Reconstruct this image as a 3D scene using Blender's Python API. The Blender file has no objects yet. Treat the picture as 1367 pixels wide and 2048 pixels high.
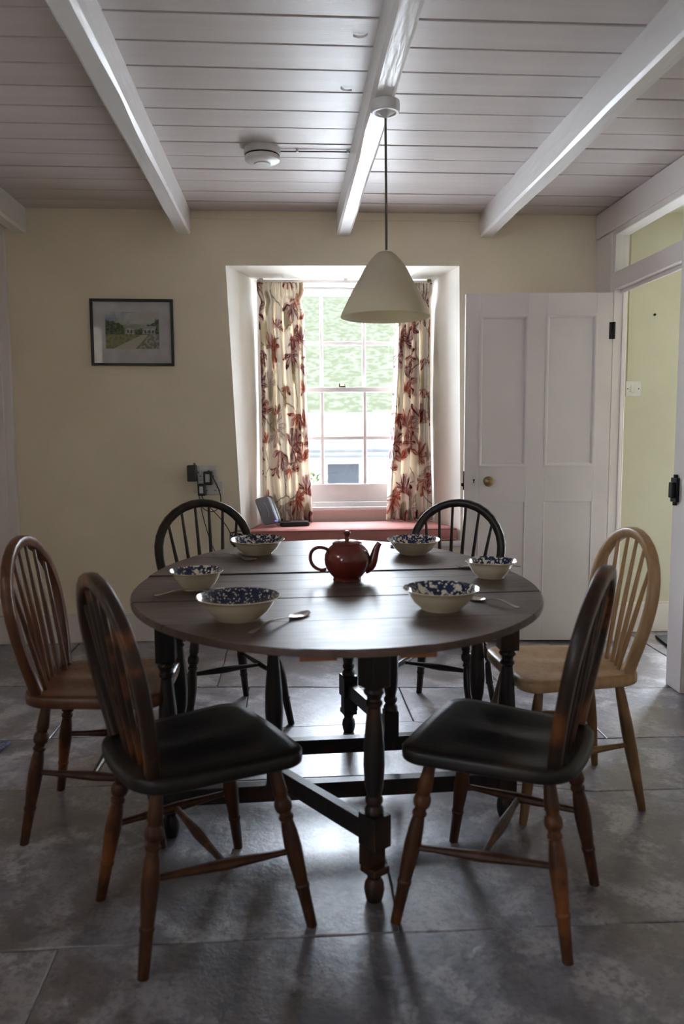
import bpy, bmesh, math, random
from mathutils import Vector, Matrix
random.seed(7)
scene = bpy.context.scene
col = scene.collection
R = math.radians

# ---------------------------------------------------------------- camera
F_PX, CX, CY, CAM_H = 1560.0, 683.5, 1024.0, 1.2
PSI, PIT, RHO = R(3.88), R(6.0), R(-0.35)
_r0 = Vector((math.cos(PSI), -math.sin(PSI), 0))
FWD = Vector((math.sin(PSI)*math.cos(PIT), math.cos(PSI)*math.cos(PIT), -math.sin(PIT)))
_u0 = _r0.cross(FWD)
RIGHT = _r0*math.cos(RHO) + _u0*math.sin(RHO)
UP = _u0*math.cos(RHO) - _r0*math.sin(RHO)
CAM = Vector((0, 0, CAM_H))
cd = bpy.data.cameras.new('camera'); cam = bpy.data.objects.new('camera', cd); col.objects.link(cam)
cam.matrix_world = Matrix(((RIGHT.x, UP.x, -FWD.x, CAM.x), (RIGHT.y, UP.y, -FWD.y, CAM.y), (RIGHT.z, UP.z, -FWD.z, CAM.z), (0, 0, 0, 1)))
cd.sensor_fit = 'VERTICAL'; cd.sensor_height = 36.0; cd.sensor_width = 24.0
cd.lens = F_PX/2048*36.0
cd.clip_start = 0.05; cd.clip_end = 400
cd.dof.use_dof = True; cd.dof.focus_distance = 3.9; cd.dof.aperture_fstop = 3.2
scene.camera = cam

def on(x, y, ax, val):
    """the point where the ray through photo pixel (x, y) meets the plane axis=val"""
    d = FWD + RIGHT*((x-CX)/F_PX) - UP*((y-CY)/F_PX)
    return CAM + d*((val-CAM[ax])/d[ax])

# ---------------------------------------------------------------- world, exposure
world = bpy.data.worlds.new('overcast_sky'); scene.world = world; world.use_nodes = True
bg = world.node_tree.nodes['Background']
bg.inputs[0].default_value = (0.80, 0.885, 1.0, 1); bg.inputs[1].default_value = 7.0
scene.view_settings.view_transform = 'Standard'; scene.view_settings.look = 'None'
scene.view_settings.gamma = 1.0; scene.view_settings.use_curve_mapping = False
scene.view_settings.exposure = 2.3
scene.cycles.max_bounces = 10; scene.cycles.diffuse_bounces = 6; scene.cycles.glossy_bounces = 4
scene.cycles.transparent_max_bounces = 8; scene.cycles.use_denoising = True
scene.cycles.sample_clamp_indirect = 6.0
scene.cycles.caustics_reflective = False; scene.cycles.caustics_refractive = False

YW = 4.458      # room face of the back wall
XL, XR = -1.95, 1.79
YF = -2.2
ZC = 2.40

def portal(name, loc, rot, sx, sy):
    l = bpy.data.lights.new(name, 'AREA'); l.shape = 'RECTANGLE'; l.size = sx; l.size_y = sy
    l.cycles.is_portal = True
    o = bpy.data.objects.new(name, l); col.objects.link(o); o.location = loc; o.rotation_euler = rot
portal('window_portal', (0.355, YW+.56, 1.36), (R(-90), 0, 0), 0.98, 1.46)
portal('fill_window_portal', (XL-.24, -1.15, 1.425), (0, R(-90), 0), .84, .79)  # portal of the added fill window
portal('high_window_portal', (XL-.24, 0.78, 2.08), (0, R(-90), 0), .35, .83)
portal('hall_portal', (2.83, 4.60, 1.04), (R(-90), 0, 0), 0.80, 2.0)

# ---------------------------------------------------------------- materials
def M(name):
    m = bpy.data.materials.new(name); m.use_nodes = True
    nt = m.node_tree
    return m, nt, nt.nodes['Principled BSDF']
class G:
    """small helper to write node graphs"""
    def __init__(s, nt): s.nt = nt
    def n(s, typ, **kw):
        nd = s.nt.nodes.new(typ)
        for k, v in kw.items(): setattr(nd, k, v)
        return nd
    def put(s, sock, v):
        if hasattr(v, 'is_output') or isinstance(v, bpy.types.NodeSocket): s.nt.links.new(v, sock)
        elif v is not None:
            if isinstance(v, (tuple, list)) and len(v) == 3 and sock.type == 'RGBA': v = (*v, 1)
            sock.default_value = v
    def math(s, op, a, b=None, c=None):
        nd = s.n('ShaderNodeMath', operation=op)
        for i, v in enumerate((a, b, c)):
            if v is not None: s.put(nd.inputs[i], v)
        return nd.outputs[0]
    def vmath(s, op, a, b=None, out=0):
        nd = s.n('ShaderNodeVectorMath', operation=op)
        s.put(nd.inputs[0], a)
        if b is not None: s.put(nd.inputs[1], b)
        return nd.outputs[out]
    def mix(s, fac, a, b):
        nd = s.n('ShaderNodeMix', data_type='RGBA')
        s.put(nd.inputs[0], fac); s.put(nd.inputs[6], a); s.put(nd.inputs[7], b)
        return nd.outputs[2]
    def noise(s, vec, scale, detail=4, rough=.5, out=0, dim='3D'):
        nd = s.n('ShaderNodeTexNoise', noise_dimensions=dim)
        if vec is not None: s.put(nd.inputs['Vector'], vec)
        nd.inputs['Scale'].default_value = scale; nd.inputs['Detail'].default_value = detail; nd.inputs['Roughness'].default_value = rough
        return nd.outputs[out]
    def step(s, v, a, b):
        nd = s.n('ShaderNodeMapRange', interpolation_type='SMOOTHSTEP')
        s.put(nd.inputs[0], v); nd.inputs[1].default_value = a; nd.inputs[2].default_value = b
        return nd.outputs[0]
    def obj(s, scale=(1, 1, 1)):
        tc = s.n('ShaderNodeTexCoord')
        if scale == (1, 1, 1): return tc.outputs['Object']
        mp = s.n('ShaderNodeMapping'); s.nt.links.new(tc.outputs['Object'], mp.inputs[0]); mp.inputs['Scale'].default_value = scale
        return mp.outputs[0]
    def bump(s, bsdf, h, strength, dist=.01):
        nd = s.n('ShaderNodeBump'); nd.inputs['Strength'].default_value = strength; nd.inputs['Distance'].default_value = dist
        s.put(nd.inputs['Height'], h); s.nt.links.new(nd.outputs[0], bsdf.inputs['Normal'])
def plain(name, c, rough=.5, metal=0.0, c2=None, scale=12, stretch=(1, 1, 1), bump=0, bscale=40, coat=0, lo=.35, hi=.65, spec=.5):
    m, nt, b = M(name); g = G(nt); b.inputs['Specular IOR Level'].default_value = spec
    b.inputs['Roughness'].default_value = rough; b.inputs['Metallic'].default_value = metal
    if coat: b.inputs['Coat Weight'].default_value = coat; b.inputs['Coat Roughness'].default_value = .12
    if c2 is None: c2 = tuple(x*.86 for x in c)
    co = g.obj(stretch)
    g.put(b.inputs['Base Color'], g.mix(g.step(g.noise(co, scale), lo, hi), c, c2))
    if bump: g.bump(b, g.noise(co, bscale, 3), bump)
    return m
def wood(name, c1, c2, c3, rough, axis=(1, 1, 12), wear=None, coat=0.0, spec=.28):
    """grained wood: fine streaks along the axis with the small scale, worn patches in a warmer tone"""
    m, nt, b = M(name); g = G(nt)
    co = g.obj(axis)
    base = g.mix(g.step(g.noise(co, 6, 6, .6), .35, .68), c1, c2)
    if wear: base = g.mix(g.step(g.noise(g.obj(), wear, 3), .52, .7), base, c3)
    g.put(b.inputs['Base Color'], base)
    g.put(b.inputs['Roughness'], g.math('ADD', rough-.07, g.math('MULTIPLY', g.noise(co, 9), .16)))
    if coat: b.inputs['Coat Weight'].default_value = coat; b.inputs['Coat Roughness'].default_value = .2
    b.inputs['Specular IOR Level'].default_value = spec
    g.bump(b, g.noise(co, 14, 4), .12, .004)
    return m
MAT = {}
MAT['wall'] = plain('cream_wall_paint', (.84, .75, .59), .75, c2=(.80, .71, .555), scale=2.5, bump=.12, bscale=60)
MAT['hall'] = plain('yellow_hall_paint', (.58, .56, .45), .7, c2=(.55, .53, .425), scale=3, bump=.1, bscale=60)
MAT['reveal'] = plain('reveal_paint', (.88, .85, .78), .6, c2=(.86, .83, .76), scale=3, bump=.1, bscale=50)
MAT['board'] = plain('white_ceiling_paint', (.60, .54, .53), .38, c2=(.565, .505, .495), scale=1.6, stretch=(.6, 8, 8), bump=.12, bscale=30)
MAT['beam'] = plain('white_gloss_beam_paint', (.80, .78, .78), .26, c2=(.75, .73, .73), scale=3, stretch=(3, .5, 3), bump=.25, bscale=14)
MAT['white'] = plain('white_gloss_paint', (.76, .70, .69), .34, c2=(.73, .67, .66), scale=2.5, bump=.05, bscale=30)
MAT['sash'] = plain('white_sash_paint', (.80, .79, .79), .34, scale=3)
MAT['gap'] = plain('dark_gap', (.10, .085, .075), .9)
MAT['mortar'] = plain('dark_mortar', (.10, .095, .09), .85, c2=(.16, .15, .14), scale=30, bump=.3)
def flag_mat():
    m, nt, b = M('slate_flagstone'); g = G(nt)
    tc = g.n('ShaderNodeTexCoord').outputs['Object']
    oi = g.n('ShaderNodeObjectInfo').outputs['Random']
    v = g.vmath('ADD', tc, g.n('ShaderNodeCombineXYZ').outputs[0])
    big = g.noise(v, 1.7, 5, .55); mid = g.noise(v, 6, 6, .65); fine = g.noise(v, 34, 5, .7)
    c = g.mix(g.step(big, .42, .58), (.17, .158, .178), (.31, .285, .285))
    c = g.mix(g.math('MULTIPLY', g.step(mid, .47, .58), .75), c, (.46, .43, .415))
    c = g.mix(g.math('MULTIPLY', g.step(g.noise(v, 2.0, 8, .68), .49, .58), .85), c, (.125, .088, .076))
    c = g.mix(g.math('MULTIPLY', g.step(g.noise(v, 9, 8, .72), .50, .58), .75), c, (.085, .08, .09))
    c = g.mix(g.math('MULTIPLY', g.step(g.noise(v, 55, 5, .75), .49, .62), .6), c, (.06, .056, .062))
    hs = g.n('ShaderNodeHueSaturation'); g.put(hs.inputs['Value'], g.math('ADD', .86, g.math('MULTIPLY', oi, .28))); g.put(hs.inputs['Color'], c)
    g.put(b.inputs['Base Color'], hs.outputs[0])
    g.put(b.inputs['Roughness'], g.math('ADD', .20, g.math('MULTIPLY', mid, .36)))
    h = g.math('ADD', g.math('MULTIPLY', mid, .9), g.math('MULTIPLY', fine, .5))
    g.bump(b, h, .42, .016)
    b.inputs['Specular IOR Level'].default_value = .8; b.inputs['Coat Weight'].default_value = 1.0; b.inputs['Coat IOR'].default_value = 1.6; b.inputs['Coat Roughness'].default_value = .29; b.inputs['Coat Tint'].default_value = (.93, .94, 1, 1)
    return m
MAT['flag'] = flag_mat()
MAT['table_top'] = wood('dark_oak_table_top', (.055, .031, .025), (.090, .053, .042), (.125, .078, .062), .38, (.8, 9, 9), wear=5, spec=.36)
MAT['table_frame'] = wood('black_stained_oak', (.012, .010, .010), (.022, .016, .014), (.05, .022, .012), .33, (9, 9, 1), wear=6)
MAT['raw_wood'] = plain('raw_orange_wood', (.30, .11, .035), .6, c2=(.22, .08, .025), stretch=(1, 8, 8))
MAT['ch_dark'] = wood('dark_stained_beech', (.020, .011, .008), (.038, .018, .010), (.17, .055, .016), .36, (8, 8, 1), wear=7)
MAT['ch_seat'] = wood('blackened_beech_seat', (.011, .009, .009), (.018, .013, .011), (.03, .018, .012), .36, (8, 1, 8), wear=7)
MAT['ch_black'] = wood('ebonised_beech', (.017, .013, .011), (.028, .020, .016), (.05, .026, .016), .32, (8, 8, 1), wear=7)
MAT['ch_mid'] = wood('chestnut_stained_beech', (.080, .027, .011), (.125, .043, .016), (.18, .070, .026), .30, (8, 8, 1), wear=7, spec=.42)
MAT['ch_leg'] = wood('worn_brown_beech', (.042, .015, .007), (.068, .024, .009), (.17, .056, .016), .38, (8, 8, 1), wear=9)
MAT['ch_light'] = wood('pale_varnished_beech', (.40, .25, .13), (.33, .19, .09), (.46, .30, .17), .30, (8, 8, 1), wear=5)
MAT['ch_light_leg'] = wood('honey_beech', (.20, .105, .045), (.15, .075, .032), (.27, .15, .07), .32, (8, 8, 1), wear=6)
MAT['ceramic'] = plain('cream_glaze', (.64, .555, .39), .22, c2=(.60, .51, .35), scale=8, coat=.4)
def bowl_print(name, sc, thr, navy):
    m, nt, b = M(name); g = G(nt); co = g.obj()
    w = g.vmath('ADD', co, g.vmath('SCALE', g.noise(co, 40, 2, out=1), None)); 
    a = g.step(g.noise(co, sc, 3, .6), thr, thr+.03)
    vo = g.n('ShaderNodeTexVoronoi'); vo.inputs['Scale'].default_value = sc*1.7; g.put(vo.inputs['Vector'], co)
    d = g.step(vo.outputs['Distance'], .22, .30)
    mask = g.math('MULTIPLY', a, d)
    g.put(b.inputs['Base Color'], g.mix(mask, (.66, .61, .50), navy))
    b.inputs['Roughness'].default_value = .16; b.inputs['Coat Weight'].default_value = .5; b.inputs['Coat Roughness'].default_value = .08
    return m
MAT['print_a'] = bowl_print('blue_floral_glaze', 62, .43, (.010, .017, .075))
MAT['print_b'] = bowl_print('bold_blue_floral_glaze', 44, .43, (.009, .016, .065))
MAT['print_c'] = bowl_print('dense_navy_daisy_glaze', 75, .33, (.012, .016, .05))
MAT['steel'] = plain('stainless_steel', (.62, .60, .57), .22, 1.0)
MAT['teapot'] = plain('red_brown_glaze', (.15, .020, .013), .14, c2=(.115, .015, .010), coat=.3)
MAT['shade'] = plain('ivory_lamp_shade', (.78, .72, .58), .55, c2=(.75, .69, .55), scale=6)
def _tl(m, k):
    nt = m.node_tree; g = G(nt); b = nt.nodes['Principled BSDF']; out = nt.nodes['Material Output']
    t = g.n('ShaderNodeBsdfTranslucent'); nt.links.new(b.inputs['Base Color'].links[0].from_socket, t.inputs[0])
    x = g.n('ShaderNodeMixShader'); x.inputs[0].default_value = k
    nt.links.new(b.outputs[0], x.inputs[1]); nt.links.new(t.outputs[0], x.inputs[2]); nt.links.new(x.outputs[0], out.inputs[0])
_tl(MAT['shade'], .5)
MAT['cord'] = plain('brown_flex', (.10, .085, .06), .6)
MAT['plastic_white'] = plain('white_plastic', (.72, .70, .69), .4)
MAT['plastic_black'] = plain('black_plastic', (.018, .019, .021), .38)
MAT['router'] = plain('grey_router_plastic', (.22, .22, .27), .38)
MAT['tag'] = plain('pale_rating_sticker', (.55, .56, .58), .5)
MAT['brass'] = plain('aged_brass', (.34, .25, .11), .33, 1.0, c2=(.24, .17, .08), scale=30)
MAT['iron'] = plain('black_iron', (.020, .020, .022), .42, .6)
MAT['cushion'] = plain('dusty_red_upholstery', (.53, .225, .20), .85, c2=(.48, .195, .175), scale=9, bump=.25, bscale=220)
MAT['mat_dark'] = plain('coarse_charcoal_mat', (.05, .05, .055), .95, c2=(.02, .02, .022), scale=70, bump=.9, bscale=120)
MAT['rug'] = plain('blue_grey_woven_rug', (.13, .13, .19), .95, c2=(.045, .045, .08), scale=60, bump=.9, bscale=110)
MAT['frame'] = plain('black_picture_frame', (.012, .012, .013), .4)
MAT['mount'] = plain('mauve_white_mount_board', (.60, .56, .57), .8)
def glass_mat(name, tint=(.97, .98, .98), gl=.06):
    m, nt, b = M(name); g = G(nt)
    out = nt.nodes['Material Output']; nt.nodes.remove(b)
    tr = g.n('ShaderNodeBsdfTransparent'); tr.inputs[0].default_value = (*tint, 1)
    gs = g.n('ShaderNodeBsdfGlossy'); gs.inputs['Roughness'].default_value = .02
    lw = g.n('ShaderNodeLayerWeight'); lw.inputs[0].default_value = .5
    fr = g.math('ADD', gl*.4, g.math('MULTIPLY', g.math('POWER', lw.outputs['Facing'], 5.0), .7))
    mx = g.n('ShaderNodeMixShader')
    nt.links.new(fr, mx.inputs[0]); nt.links.new(tr.outputs[0], mx.inputs[1]); nt.links.new(gs.outputs[0], mx.inputs[2])
    nt.links.new(mx.outputs[0], out.inputs[0])
    return m
MAT['glass'] = glass_mat('window_glass')
def curtain_mat():
    m, nt, b = M('tulip_print_linen'); g = G(nt)
    uv = g.n('ShaderNodeTexCoord').outputs['UV']
    warp = g.vmath('SUBTRACT', g.noise(uv, 9, 3, out=1), (.5, .5, .5))
    nd = g.n('ShaderNodeVectorMath', operation='SCALE'); g.put(nd.inputs[0], warp); nd.inputs['Scale'].default_value = .05
    p = g.vmath('ADD', uv, nd.outputs[0])
    base = (.86, .80, .71)
    def flowers(scale, off, petals, rad, colA, colB, prev, keep):
        q = g.vmath('ADD', p, off)
        vo = g.n('ShaderNodeTexVoronoi', voronoi_dimensions='2D'); vo.inputs['Scale'].default_value = scale; vo.inputs['Randomness'].default_value = .75
        g.put(vo.inputs['Vector'], q)
        sc = g.n('ShaderNodeVectorMath', operation='SCALE'); g.put(sc.inputs[0], q); sc.inputs['Scale'].default_value = scale
        ps = g.n('ShaderNodeVectorMath', operation='SCALE'); g.put(ps.inputs[0], vo.outputs['Position']); ps.inputs['Scale'].default_value = scale
        loc = g.vmath('SUBTRACT', sc.outputs[0], ps.outputs[0])
        xy = g.n('ShaderNodeSeparateXYZ'); g.put(xy.inputs[0], loc)
        rnd = g.n('ShaderNodeSeparateXYZ'); g.put(rnd.inputs[0], vo.outputs['Color'])
        th = g.math('ADD', g.math('ARCTAN2', xy.outputs[1], xy.outputs[0]), g.math('MULTIPLY', rnd.outputs[0], 6.28))
        r = g.vmath('LENGTH', loc, out=1)
        lob = g.math('ABSOLUTE', g.math('SINE', g.math('MULTIPLY', th, petals/2)))
        edge = g.math('MULTIPLY', g.math('ADD', .35, g.math('MULTIPLY', lob, .65)), rad)
        inside = g.math('MULTIPLY', g.step(g.math('SUBTRACT', edge, r), 0, .03), g.math('GREATER_THAN', rnd.outputs[1], keep))
        # only half of the rosette is coloured in, so that it reads as a tulip seen from the side
        half = g.step(g.math('SINE', g.math('MULTIPLY', th, .5)), .25, .45)
        streak = g.n('ShaderNodeCombineXYZ'); g.put(streak.inputs[0], g.math('MULTIPLY', th, 5)); g.put(streak.inputs[1], g.math('MULTIPLY', r, 3))
        st = g.step(g.noise(streak.outputs[0], 1.0, 3), .40, .60)
        pc = g.mix(st, colA, colB)
        pc = g.mix(g.math('MULTIPLY', g.step(rnd.outputs[2], .68, .72), .5), pc, (.58, .16, .06))
        f = g.math('MULTIPLY', g.math('MULTIPLY', inside, half), g.math('ADD', .45, g.math('MULTIPLY', st, .55)))
        return g.mix(f, prev, pc)
    # olive stems and leaves
    mp = g.n('ShaderNodeMapping'); g.put(mp.inputs[0], p); mp.inputs['Rotation'].default_value = (0, 0, .5); mp.inputs['Scale'].default_value = (8, 3.2, 1)
    vl = g.n('ShaderNodeTexVoronoi', voronoi_dimensions='2D'); vl.inputs['Scale'].default_value = 1; g.put(vl.inputs['Vector'], mp.outputs[0])
    lm = g.step(vl.outputs['Distance'], .27, .20)
    rn = g.n('ShaderNodeSeparateXYZ'); g.put(rn.inputs[0], vl.outputs['Color'])
    lm = g.math('MULTIPLY', lm, g.math('GREATER_THAN', rn.outputs[0], .5))
    c = g.mix(g.math('MULTIPLY', lm, .65), base, g.mix(g.noise(uv, 30), (.18, .15, .05), (.45, .36, .16)))
    wv = g.n('ShaderNodeTexVoronoi', voronoi_dimensions='2D', feature='DISTANCE_TO_EDGE'); wv.inputs['Scale'].default_value = 4.6
    g.put(wv.inputs['Vector'], p)
    stem = g.math('MULTIPLY', g.step(wv.outputs['Distance'], .03, .012), g.step(g.noise(uv, 5, 1), .48, .56))
    c = g.mix(g.math('MULTIPLY', stem, .75), c, (.17, .13, .07))
    c = flowers(4.2, (3.1, 1.7, 0), 9, .52, (.70, .62, .54), (.45, .36, .33), c, .55)
    c = flowers(4.6, (.4, .9, 0), 9, .56, (.56, .30, .28), (.12, .010, .028), c, .22)
    c = flowers(6.0, (7.4, 5.2, 0), 7, .48, (.62, .30, .20), (.17, .016, .03), c, .40)
    g.put(b.inputs['Base Color'], c); b.inputs['Roughness'].default_value = .85
    out = nt.nodes['Material Output']
    tl = g.n('ShaderNodeBsdfTranslucent'); g.put(tl.inputs[0], c)
    mx = g.n('ShaderNodeMixShader'); mx.inputs[0].default_value = .34
    nt.links.new(b.outputs[0], mx.inputs[1]); nt.links.new(tl.outputs[0], mx.inputs[2]); nt.links.new(mx.outputs[0], out.inputs[0])
    g.bump(b, g.noise(uv, 400, 2), .1, .002)
    return m
MAT['curtain'] = curtain_mat()
def painting_mat():
    """flat print: a watercolour village lane under a pale sky"""
    m, nt, b = M('watercolour_print'); g = G(nt)
    co = g.obj(); s = g.n('ShaderNodeSeparateXYZ'); g.put(s.inputs[0], co)
    x, z = s.outputs[0], s.outputs[2]           # x -.145..+.145, z -.1..+.1
    n1 = g.noise(co, 26, 5); n2 = g.noise(co, 60, 5, .65); n3 = g.noise(co, 11, 3)
    sky = g.mix(g.step(g.math('ADD', z, g.math('MULTIPLY', x, -.5)), .02, .14), (.52, .47, .40), (.25, .31, .44))
    c = g.mix(g.step(n1, .35, .7), sky, (.55, .50, .46))
    def under(line, amp, src):            # 1 below the wobbling line
        return g.step(g.math('SUBTRACT', g.math('ADD', line, g.math('MULTIPLY', g.math('SUBTRACT', src, .5), amp)), z), -.002, .004)
    hill = g.mix(g.step(n2, .4, .6), (.33, .34, .22), (.42, .41, .31))
    c = g.mix(under(.037, .03, n3), c, hill)
    tree = g.mix(g.step(n2, .42, .6), (.045, .065, .035), (.16, .19, .09))
    lt = g.math('ADD', .015, g.math('MULTIPLY', x, -.32)); c = g.mix(under(lt, .09, n1), c, tree)
    rt = g.math('ADD', -.022, g.math('MULTIPLY', x, .58)); c = g.mix(under(rt, .09, n1), c, tree)
    def house(x0, x1, z0, z1, cc, prev):
        f = g.math('MULTIPLY', g.math('MULTIPLY', g.math('GREATER_THAN', x, x0), g.math('LESS_THAN', x, x1)), g.math('MULTIPLY', g.math('GREATER_THAN', z, z0), g.math('LESS_THAN', z, z1)))
        return g.mix(f, prev, cc)
    wl = g.mix(g.step(n2, .42, .55), (.56, .52, .46), (.30, .28, .23))
    c = house(-.040, .012, -.022, .018, wl, c); c = house(-.046, .018, .014, .026, (.34, .31, .28), c); c = house(-.03, -.016, .026, .058, (.45, .42, .38), c)
    c = house(.055, .125, -.020, .012, wl, c); c = house(.05, .13, .010, .024, (.38, .35, .32), c); c = house(.068, .078, .02, .04, (.45, .42, .38), c)
    for hx in (-.028, -.008, .066, .088, .108): c = house(hx, hx+.008, -.014, .002, (.10, .09, .08), c)
    ground = g.mix(g.step(n2, .45, .6), (.30, .27, .12), (.19, .17, .07))
    c = g.mix(under(-.022, .016, n3), c, ground)
    lane = g.math('LESS_THAN', g.math('ABSOLUTE', g.math('ADD', g.math('SUBTRACT', x, .06), g.math('MULTIPLY', g.math('ADD', z, .03), -1.5))), g.math('ADD', .016, g.math('MULTIPLY', g.math('ADD', z, .02), -.55)))
    lane = g.math('MULTIPLY', lane, g.math('LESS_THAN', z, -.024))
    c = g.mix(lane, c, (.52, .46, .37))
    rocks = g.math('MULTIPLY', g.math('GREATER_THAN', g.math('ADD', x, g.math('MULTIPLY', z, -.9)), .12), g.math('LESS_THAN', z, -.02))
    c = g.mix(g.math('MULTIPLY', rocks, .8), c, g.mix(g.step(n2, .45, .55), (.45, .42, .37), (.20, .19, .17)))
    g.put(b.inputs['Base Color'], c); b.inputs['Roughness'].default_value = .8
    return m
MAT['painting'] = painting_mat()
MAT['grass'] = plain('pale_green_grass', (.027, .029, .0185), .9, c2=(.039, .0385, .030), scale=3.2, spec=0, lo=.42, hi=.58)
MAT['render'] = plain('white_lime_render', (.80, .79, .77), .9)
MAT['slate_roof'] = plain('pale_slate_roof', (.05, .05, .052), .8, c2=(.04, .04, .042), scale=5, spec=0)
MAT['dark_glass'] = plain('dark_window_pane', (.013, .014, .017), .5, spec=.1)
MAT['leaf'] = plain('shrub_leaf', (.03, .042, .016), .8, c2=(.045, .052, .025), scale=14, spec=0)
MAT['led'] = None
def led():
    m, nt, b = M('blue_led'); b.inputs['Base Color'].default_value = (.05, .05, .4, 1)
    b.inputs['Emission Color'].default_value = (.12, .10, 1, 1); b.inputs['Emission Strength'].default_value = .5
    return m
MAT['led'] = led()

# ---------------------------------------------------------------- mesh helpers
class MB:
    def __init__(s): s.v = []; s.f = []; s.m = []; s.uv = None
    def add(s, vs, fs, m=0):
        o = len(s.v); s.v += [tuple(v) for v in vs]; s.f += [tuple(i+o for i in f) for f in fs]; s.m += [m]*len(fs); return s
    def box(s, x0, x1, y0, y1, z0, z1, m=0):
        v = [(x, y, z) for z in (z0, z1) for y in (y0, y1) for x in (x0, x1)]
        return s.add(v, [(0, 2, 3, 1), (4, 5, 7, 6), (0, 1, 5, 4), (2, 6, 7, 3), (0, 4, 6, 2), (1, 3, 7, 5)], m)
    def hexa(s, b4, t4, m=0):
        """eight corners: bottom ring and top ring, both counter-clockwise from above"""
        return s.add(list(b4)+list(t4), [(3, 2, 1, 0), (4, 5, 6, 7), (0, 1, 5, 4), (1, 2, 6, 5), (2, 3, 7, 6), (3, 0, 4, 7)], m)
    def beam(s, a, b, w, h, up=(0, 0, 1), m=0):
        a = Vector(a); b = Vector(b); d = (b-a).normalized(); x = d.cross(Vector(up)).normalized(); u = x.cross(d)
        q = lambda p: [p - x*w/2 - u*h/2, p + x*w/2 - u*h/2, p + x*w/2 + u*h/2, p - x*w/2 + u*h/2]
        A, B = q(a), q(b)
        return s.add(A+B, [(0, 1, 2, 3), (7, 6, 5, 4), (0, 4, 5, 1), (1, 5, 6, 2), (2, 6, 7, 3), (3, 7, 4, 0)], m)
    def tube(s, pts, rad, seg=10, cap=True, m=0, up=None):
        pts = [Vector(p) for p in pts]; n = len(pts)
        if not hasattr(rad, '__len__'): rad = [rad]*n
        t0 = (pts[1]-pts[0]).normalized(); ref = Vector((0, 0, 1)) if abs(t0.z) < .9 else Vector((1, 0, 0))
        nx = t0.cross(ref).normalized(); vs = []
        for i, p in enumerate(pts):
            t = (pts[min(i+1, n-1)]-pts[max(i-1, 0)]).normalized()
            nx = (nx - t*nx.dot(t)).normalized(); ny = t.cross(nx)
            for k in range(seg):
                a = 2*math.pi*k/seg; vs.append(p + (nx*math.cos(a)+ny*math.sin(a))*rad[i])
        fs = [(i*seg+k, i*seg+(k+1) % seg, (i+1)*seg+(k+1) % seg, (i+1)*seg+k) for i in range(n-1) for k in range(seg)]
        if cap: fs += [tuple(range(seg))[::-1], tuple((n-1)*seg+k for k in range(seg))]
        return s.add(vs, fs, m)
    def turned(s, a, b, prof, seg=14, m=0):
        a = Vector(a); b = Vector(b)
        return s.tube([a.lerp(b, t) for t, _ in prof], [r for _, r in prof], seg, True, m)
    def lathe(s, prof, seg=40, c=(0, 0, 0), mats=None, squash=0.0):
        n = len(prof); vs = []
        for r, z in prof:
            for k in range(seg):
                a = 2*math.pi*k/seg
                q = 1 + squash*(math.cos(4*a)*-.5)
                vs.append((c[0]+r*q*math.cos(a), c[1]+r*q*math.sin(a), c[2]+z))
        o = len(s.v); s.v += vs
        for i in range(n-1):
            for k in range(seg):
                s.f.append((o+i*seg+k, o+i*seg+(k+1) % seg, o+(i+1)*seg+(k+1) % seg, o+(i+1)*seg+k)); s.m.append(mats[i] if mats else 0)
        return s
    def sweep(s, frames, sect, closed=False, m=0):
        """frames: (point, xaxis, yaxis); sect: list of 2-D points"""
        k = len(sect); vs = [p + x*a + y*b for p, x, y in frames for a, b in sect]; n = len(frames)
        fs = [(i*k+j, i*k+(j+1) % k, ((i+1) % n)*k+(j+1) % k, ((i+1) % n)*k+j) for i in range(n if closed else n-1) for j in range(k)]
        if not closed: fs += [tuple(range(k))[::-1], tuple((n-1)*k+j for j in range(k))]
        return s.add(vs, fs, m)
    def prism(s, poly, z0, z1, m=0):
        n = len(poly)
        return s.add([(x, y, z0) for x, y in poly]+[(x, y, z1) for x, y in poly], [tuple(range(n))[::-1], tuple(range(n, 2*n))] + [(i, (i+1) % n, n+(i+1) % n, n+i) for i in range(n)], m)
    def mesh(s, name, mats, smooth=True, angle=35):
        me = bpy.data.meshes.new(name); me.from_pydata([tuple(v) for v in s.v], [], s.f)
        for mt in (mats if isinstance(mats, (list, tuple)) else [mats]): me.materials.append(mt)
        me.polygons.foreach_set('material_index', s.m)
        bm = bmesh.new(); bm.from_mesh(me); bmesh.ops.recalc_face_normals(bm, faces=bm.faces); bm.to_mesh(me); bm.free()
        if smooth:
            me.polygons.foreach_set('use_smooth', [True]*len(me.polygons)); me.set_sharp_from_angle(angle=R(angle))
        me.update(); return me
    def build(s, name, mats, parent=None, smooth=True, bevel=0, angle=35, loc=None):
        o = bpy.data.objects.new(name, s.mesh(name, mats, smooth, angle)); col.objects.link(o)
        if parent is not None: o.parent = parent
        if loc is not None: o.location = loc
        if bevel:
            b = o.modifiers.new('bevel', 'BEVEL'); b.width = bevel; b.segments = 2; b.limit_method = 'ANGLE'; b.angle_limit = R(40)
        return o
def tag(o, label=None, cat=None, group=None, kind=None):
    if label: o['label'] = label
    if cat: o['category'] = cat
    if group: o['group'] = group
    if kind: o['kind'] = kind
    return o
def empty(name, loc=(0, 0, 0), rz=0, s=1):
    o = bpy.data.objects.new(name, None); col.objects.link(o); o.location = loc; o.rotation_euler = (0, 0, rz); o.scale = (s, s, s); o.empty_display_size = .05
    return o
def copy_tree(o, parent=None):
    c = o.copy(); col.objects.link(c)
    if parent is not None: c.parent = parent
    for ch in [x for x in bpy.data.objects if x.parent == o]: copy_tree(ch, c)
    return c
def struct(o, label): return tag(o, label, None, None, 'structure')

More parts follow.
